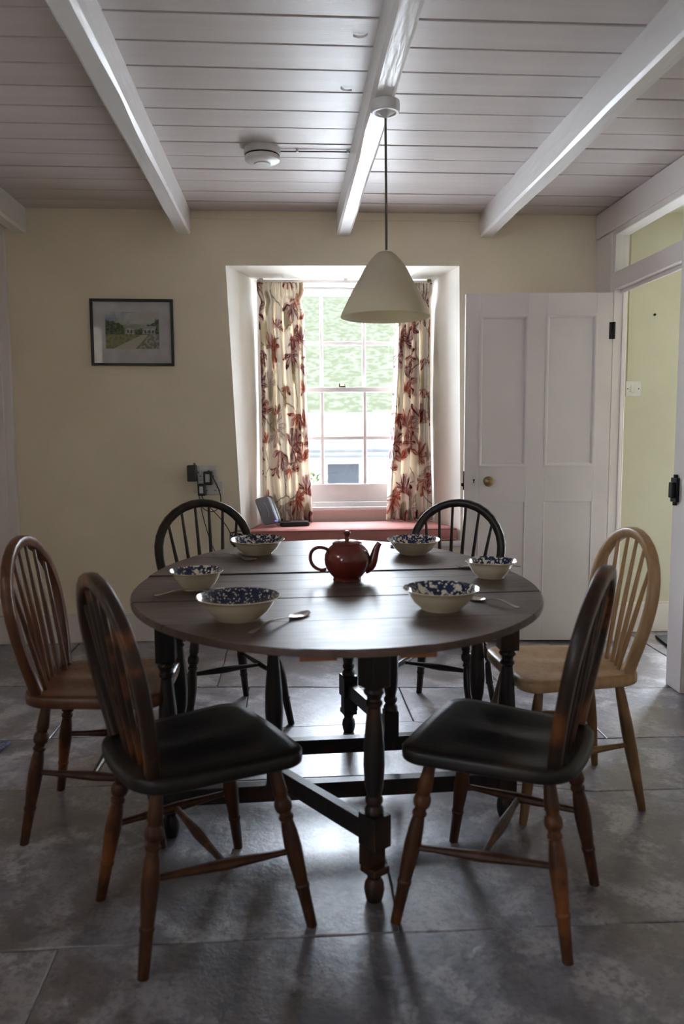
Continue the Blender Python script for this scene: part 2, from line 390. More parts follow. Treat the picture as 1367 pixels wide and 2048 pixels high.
# ================================================================ the room
# ---- floor: bed and flagstones
fl = struct(MB().box(XL-.3, 3.6, YF-.2, 5.1, -.12, -.010).build('floor', MAT['mortar'], smooth=False), 'floor of large worn grey slate flagstones')
def slab(poly, z):
    n = len(poly); cx = sum(p[0] for p in poly)/n; cy = sum(p[1] for p in poly)/n
    m = MB(); top = []
    ring = []
    for i in range(n):
        a, b = Vector(poly[i]), Vector(poly[(i+1) % n]); L = (b-a).length; k = max(2, int(L/.09))
        nrm = Vector(((b-a).y, -(b-a).x)).normalized()
        for j in range(k):
            p = a.lerp(b, j/k); w = random.uniform(-.0022, .0022)
            ring.append((p.x+nrm.x*w-cx, p.y+nrm.y*w-cy))
    inner = [(x*(1-.003/max(.1, math.hypot(x, y))), y*(1-.003/max(.1, math.hypot(x, y)))) for x, y in ring]
    k = len(ring)
    vs = [(x, y, -.03) for x, y in ring]+[(x, y, z-.0025) for x, y in ring]+[(x, y, z) for x, y in inner]
    fs = [tuple(range(2*k, 3*k))]+[(i, (i+1) % k, k+(i+1) % k, k+i) for i in range(k)]+[(k+i, k+(i+1) % k, 2*k+(i+1) % k, 2*k+i) for i in range(k)]
    m.add(vs, fs)
    m.build('flagstone', MAT['flag'], fl, loc=(cx, cy, 0))
X0F, X1F = XL, 3.5
LINES = [[(X0F, -2.2), (X1F, -2.2)], [(X0F, -1.35), (X1F, -1.28)], [(X0F, -.35), (X1F, -.42)], [(X0F, .62), (X1F, .58)],
         [(X0F, 1.75), (.25, 1.742), (X1F, 1.70)], [(X0F, 2.58), (.37, 2.60), (1.0, 2.42), (X1F, 2.37)], [(X0F, 2.99), (.5, 3.09), (1.0, 2.86), (X1F, 2.78)],
         [(X0F, 3.75), (.5, 3.52), (1.5, 3.42), (X1F, 3.35)], [(X0F, 4.60), (X1F, 4.60)]]
CUTS = [[-.9, .1, 1.3, 2.5], [-1.2, -.2, .8, 1.9, 2.8], [-.8, .45, 1.5, 2.5], [-.55, 1.25, 2.3], [-1.0, .255, 1.36, 2.4], [-1.1, -.25, .68, 1.6, 2.5], [-.95, -.2, .50, 1.22, 1.86, 2.7], [-1.2, -.35, .30, .98, 1.45, 1.98, 2.62]]
def line_y(L, x):
    for (xa, ya), (xb, yb) in zip(L[:-1], L[1:]):
        if x <= xb+1e-6: return ya+(yb-ya)*(x-xa)/(xb-xa)
    return L[-1][1]
GAP = .0022
for L0, L1, cuts in zip(LINES[:-1], LINES[1:], CUTS):
    xs = [X0F]+cuts+[X1F]
    for a, c in zip(xs[:-1], xs[1:]):
        lo = [a+GAP]+[k for k, _ in L0 if a+.01 < k < c-.01]+[c-GAP]; hi = [a+GAP]+[k for k, _ in L1 if a+.01 < k < c-.01]+[c-GAP]
        slab([(x, line_y(L0, x)+GAP) for x in lo]+[(x, line_y(L1, x)-GAP) for x in reversed(hi)], random.uniform(-.0015, .0015))

# ---- ceiling: backing, boards, beams
ce = struct(MB().box(XL-.3, 3.6, YF-.2, YW+.6, ZC+.020, ZC+.20).build('ceiling', MAT['gap'], smooth=False), 'white painted boarded ceiling with exposed beams')
BW = .1705; y = YW-.002; i = 0
bm_ = MB().box(XL-.05, XR+.04, -BW/2+.0030, BW/2-.0030, 0, .022)
bmesh_board = bm_.mesh('ceiling_board', MAT['board'])
while y > YF-.1:
    o = bpy.data.objects.new('ceiling_board', bmesh_board); col.objects.link(o); o.parent = ce
    o.location = (0, y-BW/2, ZC+random.uniform(-.001, .0015)); o.rotation_euler = (0, R(.12*random.uniform(-.6, .6)), 0)
    b = o.modifiers.new('bevel', 'BEVEL'); b.width = .003; b.segments = 1
    y -= BW
hb = MB().box(XR+.045, 3.55, 1.9, YW+.1, ZC+.002, ZC+.018).build('hall_board', MAT['hall'], ce)
for x1, lab in ((-1.396, None), (-.519, None), (.360, None), (1.165, None)):
    m = MB(); w = .078; n = 26
    frames = []
    for k in range(n+1):
        yy = YF + (YW+.02-YF)*k/n; j = random.uniform(-.0022, .0022); jz = random.uniform(-.0025, .0025)
        zb = 2.271+jz
        c = .010+random.uniform(-.003, .004)
        frames.append([(x1-w+j, yy, ZC+.01), (x1-w+j, yy, zb+c), (x1-w+c+j, yy, zb), (x1-c+j, yy, zb), (x1+j, yy, zb+c), (x1+j, yy, ZC+.01)])
    vs = [p for fr in frames for p in fr]
    fs = [(a*6+b, a*6+b+1, (a+1)*6+b+1, (a+1)*6+b) for a in range(n) for b in range(5)]
    fs += [tuple(range(6)), tuple(n*6+k for k in range(6))]
    m.add(vs, fs).build('beam', MAT['beam'], ce, angle=25)

for px_, py_, a0 in ((718, 62, .4), (698, 172, 1.2)):
    q_ = on(px_, py_, 2, ZC-.004); m = MB(); vs = []
    for k in range(9):
        a = a0+k*.22; w = .006*math.sin(math.pi*(k+.3)/8.6)
        vs += [(.030*math.cos(a)-w*math.cos(a), .030*math.sin(a)-w*math.sin(a), -.004-.004*math.sin(k*.4)), (.030*math.cos(a)+w*math.cos(a), .030*math.sin(a)+w*math.sin(a), -.010)]
    m.add(vs, [(2*k, 2*k+1, 2*k+3, 2*k+2) for k in range(8)])
    m.build('paint_flake', MAT['reveal'], ce, loc=(q_.x, q_.y, ZC+.002))
# ---- back wall with the deep splayed window reveal
OTL, OTR, OBR, OBL = (-.333, 2.107), (.973, 2.115), (.995, .520), (-.268, .520)
ITL, ITR, IBR, IBL = (-.178, 2.098), (.886, 2.102), (.886, .56), (-.178, .56)
YI, YO = YW+.40, YW+.55
def ring(m, A, ya, B, yb, mi=0):
    n = len(A); o = len(m.v)
    m.v += [(x, ya, z) for x, z in A]+[(x, yb, z) for x, z in B]
    for i in range(n): m.f.append((o+i, o+(i+1) % n, o+n+(i+1) % n, o+n+i)); m.m.append(mi)
full = [(XL-.3, 2.6), (1.90, 2.6), (1.90, -.1), (XL-.3, -.1)]
O_, I_ = [OTL, OTR, OBR, OBL], [ITL, ITR, IBR, IBL]
m = MB(); ring(m, full, YW, O_, YW, 0); ring(m, O_, YW, I_, YI, 1); ring(m, I_, YI, I_, YO, 1); ring(m, full, YO, I_, YO, 0); ring(m, full, YW, full, YO, 0)
wb = struct(m.build('wall_back', [MAT['wall'], MAT['reveal']], smooth=False), 'cream painted back wall with a deep window recess')
struct(MB().box(XL, .985, YW-.022, YW-.001, .002, .162).box(XL, .985, YW-.015, YW-.001, .162, .170).build('baseboard_back', MAT['white'], bevel=.003), 'white baseboard along the cream back wall')
m = MB().box(XL, -1.508, YW-.035, YW-.001, .172, ZC).box(XL, -1.548, YW-.050, YW-.034, .172, ZC)
m.v = [(x+(.045*(1-(z)/2.4)-.005 if x > -1.6 else 0)*0, y, z) for x, y, z in m.v]
struct(m.build('trim_1', MAT['white'], bevel=.003), 'white boarded upright at the left end of the back wall')
# old picture-rail scar under the ceiling
struct(MB().box(-.519, 1.085, YW-.006, YW-.001, ZC-.045, ZC-.001).build('trim_2', MAT['wall'], bevel=.002), 'thin cream strip where the back wall meets the ceiling')
# window ledge (seat board)
struct(MB().hexa([(-.30, YW-.025, .522), (1.01, YW-.025, .522), (.89, YI+.0, .522), (-.18, YI, .522)], [(-.30, YW-.025, .552), (1.01, YW-.025, .552), (.89, YI, .552), (-.18, YI, .552)]).build('trim_3', MAT['white'], bevel=.004), 'white wooden ledge of the window seat')

# ---- the sash window
win = struct(empty('window_1', (0, 0, 0)), 'white six over six sash window in the deep recess')
y0, y1 = YI+.015, YI+.135
fr = MB(); xl, xr = ITL[0], ITR[0]
fr.box(xl-.01, -.098, y0, y1, .60, 2.11).box(.790, xr+.01, y0, y1, .60, 2.11).box(-.10, .79, y0, y1, 2.076, 2.112)
fr.box(-.11, .80, y0-.012, y1, .715, .752)
fr.build('window_frame', MAT['sash'], win, bevel=.004)
MB().box(-.13, .82, y0-.045, y1, .700, .722).build('window_sill', MAT['sash'], win, bevel=.004)
MB().box(xl-.01, xr+.01, y0+.01, y0+.05, .54, .702).build('apron_panel', MAT['reveal'], win, bevel=.003)
GX0, GX1 = -.054, .746
def sash(name, ya, yb, zr0, zr1, zg0, zg1, zbar):
    s = empty(name); s.parent = win
    f = MB().box(-.098, GX0, ya, yb, zr0, zr1).box(GX1, .790, ya, yb, zr0, zr1).box(GX0, GX1, ya, yb, zr0, zg0).box(GX0, GX1, ya, yb, zg1, zr1)
    f.build('sash_frame', MAT['sash'], s, bevel=.003)
    xs = [GX0+(GX1-GX0)*k/3 for k in range(4)]; zs = [zg0, zbar, zg1]
    for k in (1, 2): MB().box(xs[k]-.011, xs[k]+.011, ya+.006, yb-.006, zg0, zg1).build('glazing_bar', MAT['sash'], s, bevel=.004)
    MB().box(GX0, GX1, ya+.008, yb-.008, zbar-.011, zbar+.011).build('glazing_bar', MAT['sash'], s, bevel=.003)
    ym = (ya+yb)/2
    for a in range(3):
        for b in range(2):
            MB().box(xs[a], xs[a+1], ym-.0015, ym+.0015, zs[b], zs[b+1]).build('pane', MAT['glass'], s, smooth=False)
    return s
sash('upper_sash', y0+.066, y0+.105, 1.435, 2.078, 1.465, 2.030, 1.739)
sash('lower_sash', y0+.020, y0+.060, .752, 1.465, .862, 1.434, 1.150)
MB().box(.325, .36, y0+.024, y0+.056, 1.464, 1.474).box(.318, .326, y0+.03, y0+.045, 1.466, 1.49).box(.352, .358, y0+.03, y0+.045, 1.466, 1.486).build('sash_catch', MAT['brass'], win, bevel=.001)

# ---- right wall, door frame with transom light, hall beyond
YD0, YD1 = 3.472, 4.212      # clear opening
m = MB().box(XR, XR+.05, YF-.1, YD0-.10, -.05, ZC+.1).box(XR, XR+.05, YD1+.075, YW+.02, -.05, ZC+.1).box(XR, XR+.05, YD0-.12, YD1+.1, 2.345, ZC+.1)
struct(m.build('wall_right', MAT['wall'], smooth=False), 'right hand wall with the doorway to the hall')
df = struct(empty('trim_4', (0, 0, 0)), 'white painted frame of the hall doorway with a glazed transom')
MB().box(XR-.022, XR+.056, YD1, YD1+.05, 0, 2.36).box(XR-.030, XR-.002, YD1+.03, YW-.002, 0, 2.258).build('jamb', MAT['white'], df, bevel=.004)
MB().box(XR-.022, XR+.056, YD0-.05, YD0, 0, 2.36).box(XR-.034, XR+.0, YD0-.15, YD0-.012, 0, 2.258).build('jamb', MAT['white'], df, bevel=.004)
MB().box(XR-.026, XR+.054, YD0, YD1, 1.945, 2.036).box(XR+.012, XR+.026, YD0, YD1, 1.925, 1.947).build('transom_bar', MAT['white'], df, bevel=.004)
MB().box(XR-.026, XR+.054, YD0, YD1, 2.232, 2.36).box(XR-.036, XR-.003, YD0-.15, YW-.002, 2.262, ZC-.002).build('header', MAT['white'], df, bevel=.004)
MB().box(XR+.020, XR+.024, YD0, YD1, 2.036, 2.232).build('pane', MAT['glass'], df, smooth=False)
MB().box(XR+.026, XR+.040, YD0, YD0+.012, 0, 1.945).box(XR+.026, XR+.040, YD1-.008, YD1, 0, 1.945).build('door_stop', MAT['white'], df, bevel=.002)
k = MB().box(XR-.050, XR-.034, YD0-.075, YD0-.022, .865, .975).box(XR-.066, XR-.05, YD0-.066, YD0-.034, .885, .955)
k.tube([(XR-.042, YD0-.05, .975), (XR-.042, YD0-.05, .99)], .010, 8).tube([(XR-.042, YD0-.05, .865), (XR-.042, YD0-.05, .85)], .010, 8)
tag(k.build('latch_keeper', MAT['iron'], df, bevel=.002), 'black iron latch keeper')
# hall
m = MB().box(XR+.045, 2.42, 4.40, 4.62, -.05, ZC+.1).box(2.42, 3.24, 4.40, 4.62, 2.05, ZC+.1).box(3.24, 3.7, 4.40, 4.62, -.05, ZC+.1)
struct(m.build('wall_hall_end', MAT['hall'], smooth=False), 'pale yellow wall of the hall seen through the doorway')
struct(MB().box(3.42, 3.6, 1.8, 4.42, -.05, ZC+.1).build('wall_hall_side', MAT['hall'], smooth=False), 'far side wall of the hall')
struct(MB().box(XR+.045, 3.6, 1.8, 1.95, -.05, ZC+.1).build('wall_hall_front', MAT['hall'], smooth=False), 'near end wall of the hall')
struct(MB().box(XR+.058, 2.42, 4.383, 4.399, .002, .170).box(XR+.058, 2.42, 4.389, 4.399, .170, .182).build('baseboard_hall', MAT['white'], bevel=.003), 'white baseboard along the yellow hall wall')
MB().box(1.932, 1.948, 4.388, 4.400, 1.47, 2.39).build('wire_trunking', MAT['hall'], bevel=.002)
tag(bpy.data.objects['wire_trunking'], 'thin painted cable trunking running down the hall wall to the switch', 'trunking')
sw = tag(empty('light_switch', (1.972, 4.40, 1.425)), 'square white light switch on the yellow hall wall', 'light switch')
MB().box(-.044, .044, -.010, 0, -.044, .044).build('switch_plate', MAT['plastic_white'], sw, bevel=.003)
MB().box(-.016, .016, -.0145, -.0095, -.020, .020).build('rocker', MAT['plastic_white'], sw, bevel=.002)
for sx in (-.032, .032): MB().tube([(sx, -.0092, 0), (sx, -.0112, 0)], .0035, 10).build('screw', MAT['iron'], sw)
tag(MB().tube([(2.086, 4.3995, 1.84), (2.086, 4.391, 1.842)], [.006, .007], 8).build('wall_nail', MAT['iron']), 'small dark nail head in the yellow hall wall', 'nail')

# left and front walls (behind the camera) with the high window and an unseen window added for fill light
WY0, WY1, WZ0, WZ1 = 0.36, 1.20, 1.90, 2.26
VY0, VY1, VZ0, VZ1 = -1.55, -.75, 1.0, 1.85  # opening of the added fill window
m = MB()
for ya_, yb_, za_, zb_ in ((YF-.2, VY0, -.05, ZC+.1), (VY0, VY1, -.05, VZ0), (VY0, VY1, VZ1, ZC+.1), (VY1, WY0, -.05, ZC+.1), (WY0, WY1, -.05, WZ0), (WY0, WY1, WZ1, ZC+.1), (WY1, YW+.3, -.05, ZC+.1)):
    m.box(XL-.26, XL, ya_, yb_, za_, zb_)
struct(m.build('wall_left', MAT['wall'], smooth=False), 'left hand wall with a high window and an added fill window')
struct(MB().box(XL-.3, 3.6, YF-.2, YF, -.05, ZC+.1).build('wall_front', MAT['white'], smooth=False), 'wall behind the viewer')
def side_window(name, label, Y0, Y1, Z0, Z1, ybars, zbars):
    w = struct(empty(name), label); m = MB(); xa, xb = XL-.16, XL-.11; t = .035
    m.box(xa, xb, Y0, Y0+t, Z0, Z1).box(xa, xb, Y1-t, Y1, Z0, Z1).box(xa, xb, Y0, Y1, Z0, Z0+t).box(xa, xb, Y0, Y1, Z1-t, Z1)
    m.build('window_frame', MAT['white'], w, bevel=.003)
    for yy in ybars: MB().box(xa+.01, xb-.01, yy-.011, yy+.011, Z0+t, Z1-t).build('glazing_bar', MAT['white'], w)
    for zz in zbars: MB().box(xa+.01, xb-.01, Y0+t, Y1-t, zz-.014, zz+.014).build('glazing_bar', MAT['white'], w)
    ys = [Y0+t]+list(ybars)+[Y1-t]; zs = [Z0+t]+list(zbars)+[Z1-t]
    for a, b in zip(ys[:-1], ys[1:]):
        for c, d in zip(zs[:-1], zs[1:]): MB().box((xa+xb)/2-.0015, (xa+xb)/2+.0015, a, b, c, d).build('pane', MAT['glass'], w, smooth=False)
side_window('window_2', 'small high paned window in the left wall', WY0, WY1, WZ0, WZ1, [.66, .92], [2.035])
side_window('fill_window', 'white paned window added out of view in the left wall for fill light', VY0, VY1, VZ0, VZ1, [-1.28, -1.02], [1.42])  # unseen window, added to brighten the room from the left rear

# ---- the open panelled door
HX, HY = XR-.028, 4.235          # hinge line
door = struct(empty('door_1', (HX, HY, .012), R(180-5.2)), 'open white four panelled door folded back against the wall')
DW, DH, DT = .792, 1.918, .040    # local: x from the hinge to the lock edge, visible face +y after the half turn
st, dp = .098, .012
pan = [(.085, .352, .985, 1.800), (.455, .712, .985, 1.800), (.085, .352, .16, .785), (.455, .712, .16, .785)]
m = MB()
m.box(0, .085, 0, DT, 0, DH).box(.712, DW, 0, DT, 0, DH).box(.352, .455, 0, DT, 0, DH)
for x0, x1 in ((.085, .352), (.455, .712)):
    m.box(x0, x1, 0, DT, 1.800, DH).box(x0, x1, 0, DT, .785, .985).box(x0, x1, 0, DT, 0, .16)
m.build('door_leaf', MAT['white'], door, bevel=.0015)
for k, (x0, x1, z0, z1) in enumerate(pan):
    up = k < 2
    MB().box(x0-.004, x1+.004, .012, DT-.012 if up else DT-.0035, z0-.004, z1+.004).build('panel', MAT['white'], door, smooth=False)
    if up:
        mo = MB(); prof = [(0, -.012), (0, .004), (.006, .0065), (.013, .0035), (.018, -.003), (.022, -.012)]
        cs = [(x0, z0), (x1, z0), (x1, z1), (x0, z1)]; dirs = [(1, 1), (-1, 1), (-1, -1), (1, -1)]
        vs = []
        for (cx_, cz_), (dx, dz) in zip(cs, dirs):
            vs += [(cx_+(a-.006)*dx, DT+b, cz_+(a-.006)*dz) for a, b in prof]
        n = len(prof); fs = [(i*n+j, i*n+j+1, ((i+1) % 4)*n+j+1, ((i+1) % 4)*n+j) for i in range(4) for j in range(n-1)]
        mo.add(vs, fs).build('moulding', MAT['white'], door, angle=60)
    else:
        MB().box(x0-.003, x0+.005, DT-.006, DT+.0025, z0, z1).box(x1-.005, x1+.003, DT-.006, DT+.0025, z0, z1).build('bead', MAT['white'], door, bevel=.002)
kn = MB(); kz = .902; kx = DW-.128
kn.lathe([(0, 0), (.024, 0), (.024, .004), (.010, .007), (.009, .022), (.022, .030), (.0285, .042), (.0265, .054), (.016, .061), (0, .063)], 28)
kn.v = [(kx+x, DT+z, kz+y) for x, y, z in kn.v]
tag(kn.build('knob', MAT['brass'], door), 'round aged brass knob')
kp = MB().box(DW-.066, DW-.040, DT, DT+.002, kz-.022, kz+.024).build('keyhole_plate', MAT['white'], door, bevel=.001)
MB().tube([(DW-.053, DT+.0018, kz+.006), (DW-.053, DT+.003, kz+.006)], .0052, 12).box(DW-.0555, DW-.0505, DT+.0015, DT+.003, kz-.012, kz+.004).build('keyhole', MAT['iron'], kp)
MB().box(DW-.001, DW+.0035, .004, DT-.004, kz-.05, kz+.055).box(DW+.003, DW+.014, .012, DT-.008, kz-.030, kz-.012).build('lock_face', MAT['iron'], door, bevel=.001)
for hz in (1.715, .22):
    MB().tube([(-.006, DT+.006, hz-.045), (-.006, DT+.006, hz+.045)], .0075, 10).box(-.004, .018, DT, DT+.0025, hz-.045, hz+.045).build('hinge', MAT['iron'], door)

# ---- outside: slope, outbuilding, shrub
hill = MB(); nx, ny = 24, 20; vs = []
for j in range(ny+1):
    for i in range(nx+1):
        x = -60+120*i/nx; t = j/ny; yy = 19+50*t
        vs.append((x, yy, -1.2 + 14.6*t**.9 + .35*math.sin(x*.31+j)*t+.3*math.sin(x*.13+2*j)))
hill.add(vs, [(j*(nx+1)+i, j*(nx+1)+i+1, (j+1)*(nx+1)+i+1, (j+1)*(nx+1)+i) for j in range(ny) for i in range(nx)])
struct(hill.build('hillside', MAT['grass'], angle=180), 'bright green grassy slope beyond the window')
struct(MB().box(-60, 60, 5.2, 19.5, -1.6, -1.4).build('ground', MAT['render'], smooth=False), 'pale yard outside the window')
ob = tag(empty('outbuilding', (1.6, 12.5, -1.4)), 'low white outbuilding with a slate roof seen through the window', 'building')
MB().box(-7, 7, .3, 4.2, 0, 2.28).build('wall', MAT['render'], ob, smooth=False)
MB().hexa([(-7.3, 0, 2.22), (7.3, 0, 2.22), (7.3, 2.3, 2.85), (-7.3, 2.3, 2.85)], [(-7.3, 0, 2.29), (7.3, 0, 2.29), (7.3, 2.3, 2.93), (-7.3, 2.3, 2.93)]).hexa([(-7.3, 2.3, 2.85), (7.3, 2.3, 2.85), (7.3, 4.6, 2.22), (-7.3, 4.6, 2.22)], [(-7.3, 2.3, 2.93), (7.3, 2.3, 2.93), (7.3, 4.6, 2.29), (-7.3, 4.6, 2.29)]).build('roof', MAT['slate_roof'], ob, smooth=False)
MB().tube([(-7.3, -.05, 2.2), (7.3, -.05, 2.2)], .045, 8).build('gutter', MAT['slate_roof'], ob)
wn = MB().box(-1.02, -.40, .26, .31, 1.64, 2.10).build('window', MAT['white'], ob, smooth=False)
MB().box(-.97, -.45, .24, .262, 1.69, 2.05).build('pane', MAT['dark_glass'], wn, smooth=False)
sh = MB()
for k in range(420):
    a = random.uniform(0, 6.28); h = random.uniform(.3, 1.9); rr = random.uniform(.05, .5)*(1.25-h*.42)
    p = Vector((rr*math.cos(a), rr*math.sin(a), h)); d = Vector((random.uniform(-1, 1), random.uniform(-1, 1), random.uniform(.2, 1))).normalized()*.13; s_ = d.cross(Vector((0, 0, 1))).normalized()*.03
    sh.add([p, p+d*.5+s_, p+d, p+d*.5-s_], [(0, 1, 2, 3)])
shr = tag(empty('shrub', (.35, 12.2, -1.4)), 'pale leafy shrub in front of the white outbuilding', 'shrub')
tag(sh.build('foliage', MAT['leaf'], shr, smooth=False), None, None, None, 'stuff')
MB().tube([(0, 0, 0), (.02, 0, .5), (0, .02, .9)], [.03, .02, .008], 8).build('stem', MAT['cord'], shr)

# ================================================================ furniture
# ---- gateleg table
TZ = .72
TC, TA = Vector((.141, 2.430)), R(2.0)
table = tag(empty('gateleg_table', (TC.x, TC.y, 0), TA), 'dark oval gateleg dining table with both leaves raised', 'table')
AX, BY = .622, .762
J0, J1 = -.208, .172
def ell(yv): return AX*math.sqrt(max(0, 1-(yv/BY)**2))
def plank(ya, yb, thick, zf, name):
    g = .0014; n = 22; ya += g; yb -= g
    if ya < -BY+.01: ya = -BY
    if yb > BY-.01: yb = BY
    ys = [ya+(yb-ya)*k/n for k in range(n+1)]
    # denser sampling near the curved tips
    if ya == -BY: ys = [-BY + (yb+BY)*(1-math.cos(math.pi/2*k/n)) for k in range(n+1)]
    if yb == BY: ys = [ya + (BY-ya)*math.sin(math.pi/2*k/n) for k in range(n+1)]
    poly = [(ell(v), v) for v in ys]+[(-ell(v), v) for v in reversed(ys)]
    clean = []
    for p in poly:
        if not clean or (Vector(p)-Vector(clean[-1])).length > 1e-4: clean.append(p)
    if (Vector(clean[0])-Vector(clean[-1])).length < 1e-4: clean.pop()
    mb = MB(); N = len(clean); e = .006
    shr_ = lambda p: (p[0]*(1-e/AX) if abs(p[0]) > .001 else p[0], min(max(p[1], ya), yb)*(1-e/BY) if abs(p[1]) > BY-.02 else p[1])
    lev = [(clean, -thick), (clean, -e), ([shr_(p) for p in clean], 0)]
    vs = [(x, yv, zf(yv)+dz) for pl, dz in lev for x, yv in pl]
    fs = [tuple(range(N))[::-1], tuple(range(2*N, 3*N))]+[(l*N+i, l*N+(i+1) % N, (l+1)*N+(i+1) % N, (l+1)*N+i) for l in (0, 1) for i in range(N)]
    mb.add(vs, fs)
    return mb.build(name, MAT['table_top'], None, angle=25)
zflat = lambda v: TZ
zfar = lambda v: TZ+.004+.026*(v-J1)/(BY-J1)
znear = lambda v: TZ-.001
for name, bounds, zf in (('near_leaf', [-BY, -.485, J0-.004], znear), ('centre_board', [J0, -.088, .055, J1], zflat), ('far_leaf', [J1+.005, .45, BY], zfar)):
    e_ = empty(name); e_.parent = table
    for a, b in zip(bounds[:-1], bounds[1:]):
        o = plank(a, b, .018, zf, 'plank'); o.parent = e_
LEGTURN = [(0, .020), (.03, .026), (.05, .026), (.07, .019), (.10, .017), (.12, .022), (.14, .022), (.16, .017), (.22, .019), (.45, .026), (.62, .0275), (.78, .024), (.86, .018), (.88, .023), (.91, .023), (.93, .017), (.96, .024), (1, .025)]
FOOT = [(0, .024), (.10, .020), (.2, .0165), (.35, .024), (.6, .0265), (.85, .023), (1, .019)]
def tleg(x, yv, top=.701, block_top=.535, zb=(.085, .215), name='leg', foot=True, w=.056):
    m = MB(); h = w/2
    m.box(x-h, x+h, yv-h, yv+h, block_top, top)
    m.turned((x, yv, block_top), (x, yv, zb[1]), LEGTURN)
    m.box(x-h, x+h, yv-h, yv+h, *zb)
    if foot: m.turned((x, yv, zb[0]), (x, yv, 0), FOOT)
    return m.build(name, MAT['table_frame'], table, bevel=.002)
LX, LYN, LYF = .510, -.170, .156
for x in (-LX, LX):
    for yv in (LYN, LYF): tleg(x, yv)
for yv in (LYN, LYF): MB().box(-LX, LX, yv-.010, yv+.010, .600, .7005).build('apron', MAT['table_frame'], table, bevel=.002)
for x in (-LX, LX): MB().box(x-.010, x+.010, LYN, LYF, .600, .7005).build('apron', MAT['table_frame'], table, bevel=.002)
for yv in (LYN, LYF): MB().box(-LX, LX, yv-.020, yv+.020, .098, .148).build('stretcher', MAT['table_frame'], table, bevel=.003)
for x in (-LX, LX): MB().box(x-.018, x+.018, LYN, LYF, .098, .148).build('stretcher', MAT['table_frame'], table, bevel=.003)
def gate(px_, py_, gx, gy):
    P = Vector((px_, py_, 0)); Q = Vector((gx, gy, 0))
    tleg(px_, py_, .700, .60, (.148, .235), 'gate_post', foot=False, w=.05)
    # gate leg with the notch that grips the long stretcher when folded
    d = (Q-P).normalized(); n = Vector((-d.y, d.x, 0)); m = MB()
    ob_ = lambda a0, a1, b0, b1, z0, z1: m.hexa([Q+d*a+n*b+Vector((0, 0, z0)) for a, b in ((a0, b0), (a1, b0), (a1, b1), (a0, b1))], [Q+d*a+n*b+Vector((0, 0, z1)) for a, b in ((a0, b0), (a1, b0), (a1, b1), (a0, b1))])
    ob_(-.030, .030, -.028, .028, .565, .700)
    m.turned(Q+Vector((0, 0, .565)), Q+Vector((0, 0, .235)), LEGTURN)
    ob_(-.030, .034, -.028, .028, .150, .235); ob_(-.028, .012, -.028, .028, .095, .150); ob_(-.026, .030, -.026, .026, .078, .097)
    m.turned(Q+Vector((0, 0, .078)), Q, FOOT)
    m.build('gate_leg', MAT['table_frame'], table, bevel=.002)
    for z0, z1, nm in ((.155, .208, 'gate_stretcher'), (.628, .699, 'gate_rail')):
        MB().beam(P+Vector((0, 0, (z0+z1)/2)), Q+Vector((0, 0, (z0+z1)/2)), .030, z1-z0).build(nm, MAT['table_frame'], table, bevel=.002)
def tl(x, yv):                                  # room position -> table position
    v = Vector((x-TC.x, yv-TC.y)); c, s = math.cos(-TA), math.sin(-TA)
    return (v.x*c-v.y*s, v.x*s+v.y*c)
gp = on(748, 1800, 2, 0); gate(-.200, LYN-.008, *tl(gp.x, gp.y))
gp = on(697, 1464, 2, 0); gate(.205, LYF+.004, *tl(gp.x, gp.y))
for bx in (-.105, .125): tag(MB().box(bx-.042, bx+.042, -.715, -.675, .682, .7008).build('leaf_stop', MAT['raw_wood'], table, bevel=.002), 'raw orange wood block')

# ---- hoop back chairs
RING = [(0, .0125), (.16, .0175), (.195, .018), (.205, .0155), (.225, .0155), (.235, .019), (.255, .0215), (.275, .0215), (.295, .019), (.305, .0145), (.322, .0145), (.33, .018), (.345, .018), (.355, .0145), (.42, .0185), (.52, .021), (.62, .019), (.735, .0155), (.742, .0175), (.758, .0175), (.765, .0155), (1, .0128)]
PLAIN = [(0, .0125), (.15, .016), (.40, .0195), (.55, .0195), (.75, .0165), (1, .0120)]
STR = [(0, .0075), (.18, .0085), (.40, .0125), (.5, .0140), (.6, .0125), (.82, .0085), (1, .0075)]
ST = .440
def seat_outline(inset=0):
    pts = []
    # front (y+) wide, back narrow, rounded corners
    def corner(cx_, cy_, r, a0, a1, n=8):
        for k in range(n+1):
            a = R(a0+(a1-a0)*k/n); pts.append((cx_+(r-inset)*math.cos(a), cy_+(r-inset)*math.sin(a)))
    corner(.150, .150, .058, 0, 80); 
    for k in range(1, 6): x = .150-.30*k/6; pts.append((x, .2072-inset+.004*(1-(x/.15)**2)))
    corner(-.150, .150, .058, 100, 180)
    corner(-.092, -.108, .092, 186, 262, 10)
    for k in range(1, 5): x = -.09+.18*k/5; pts.append((x, -.2-.006*(1-(x/.09)**2)+inset))
    corner(.092, -.108, .092, 278, 354, 10)
    return pts
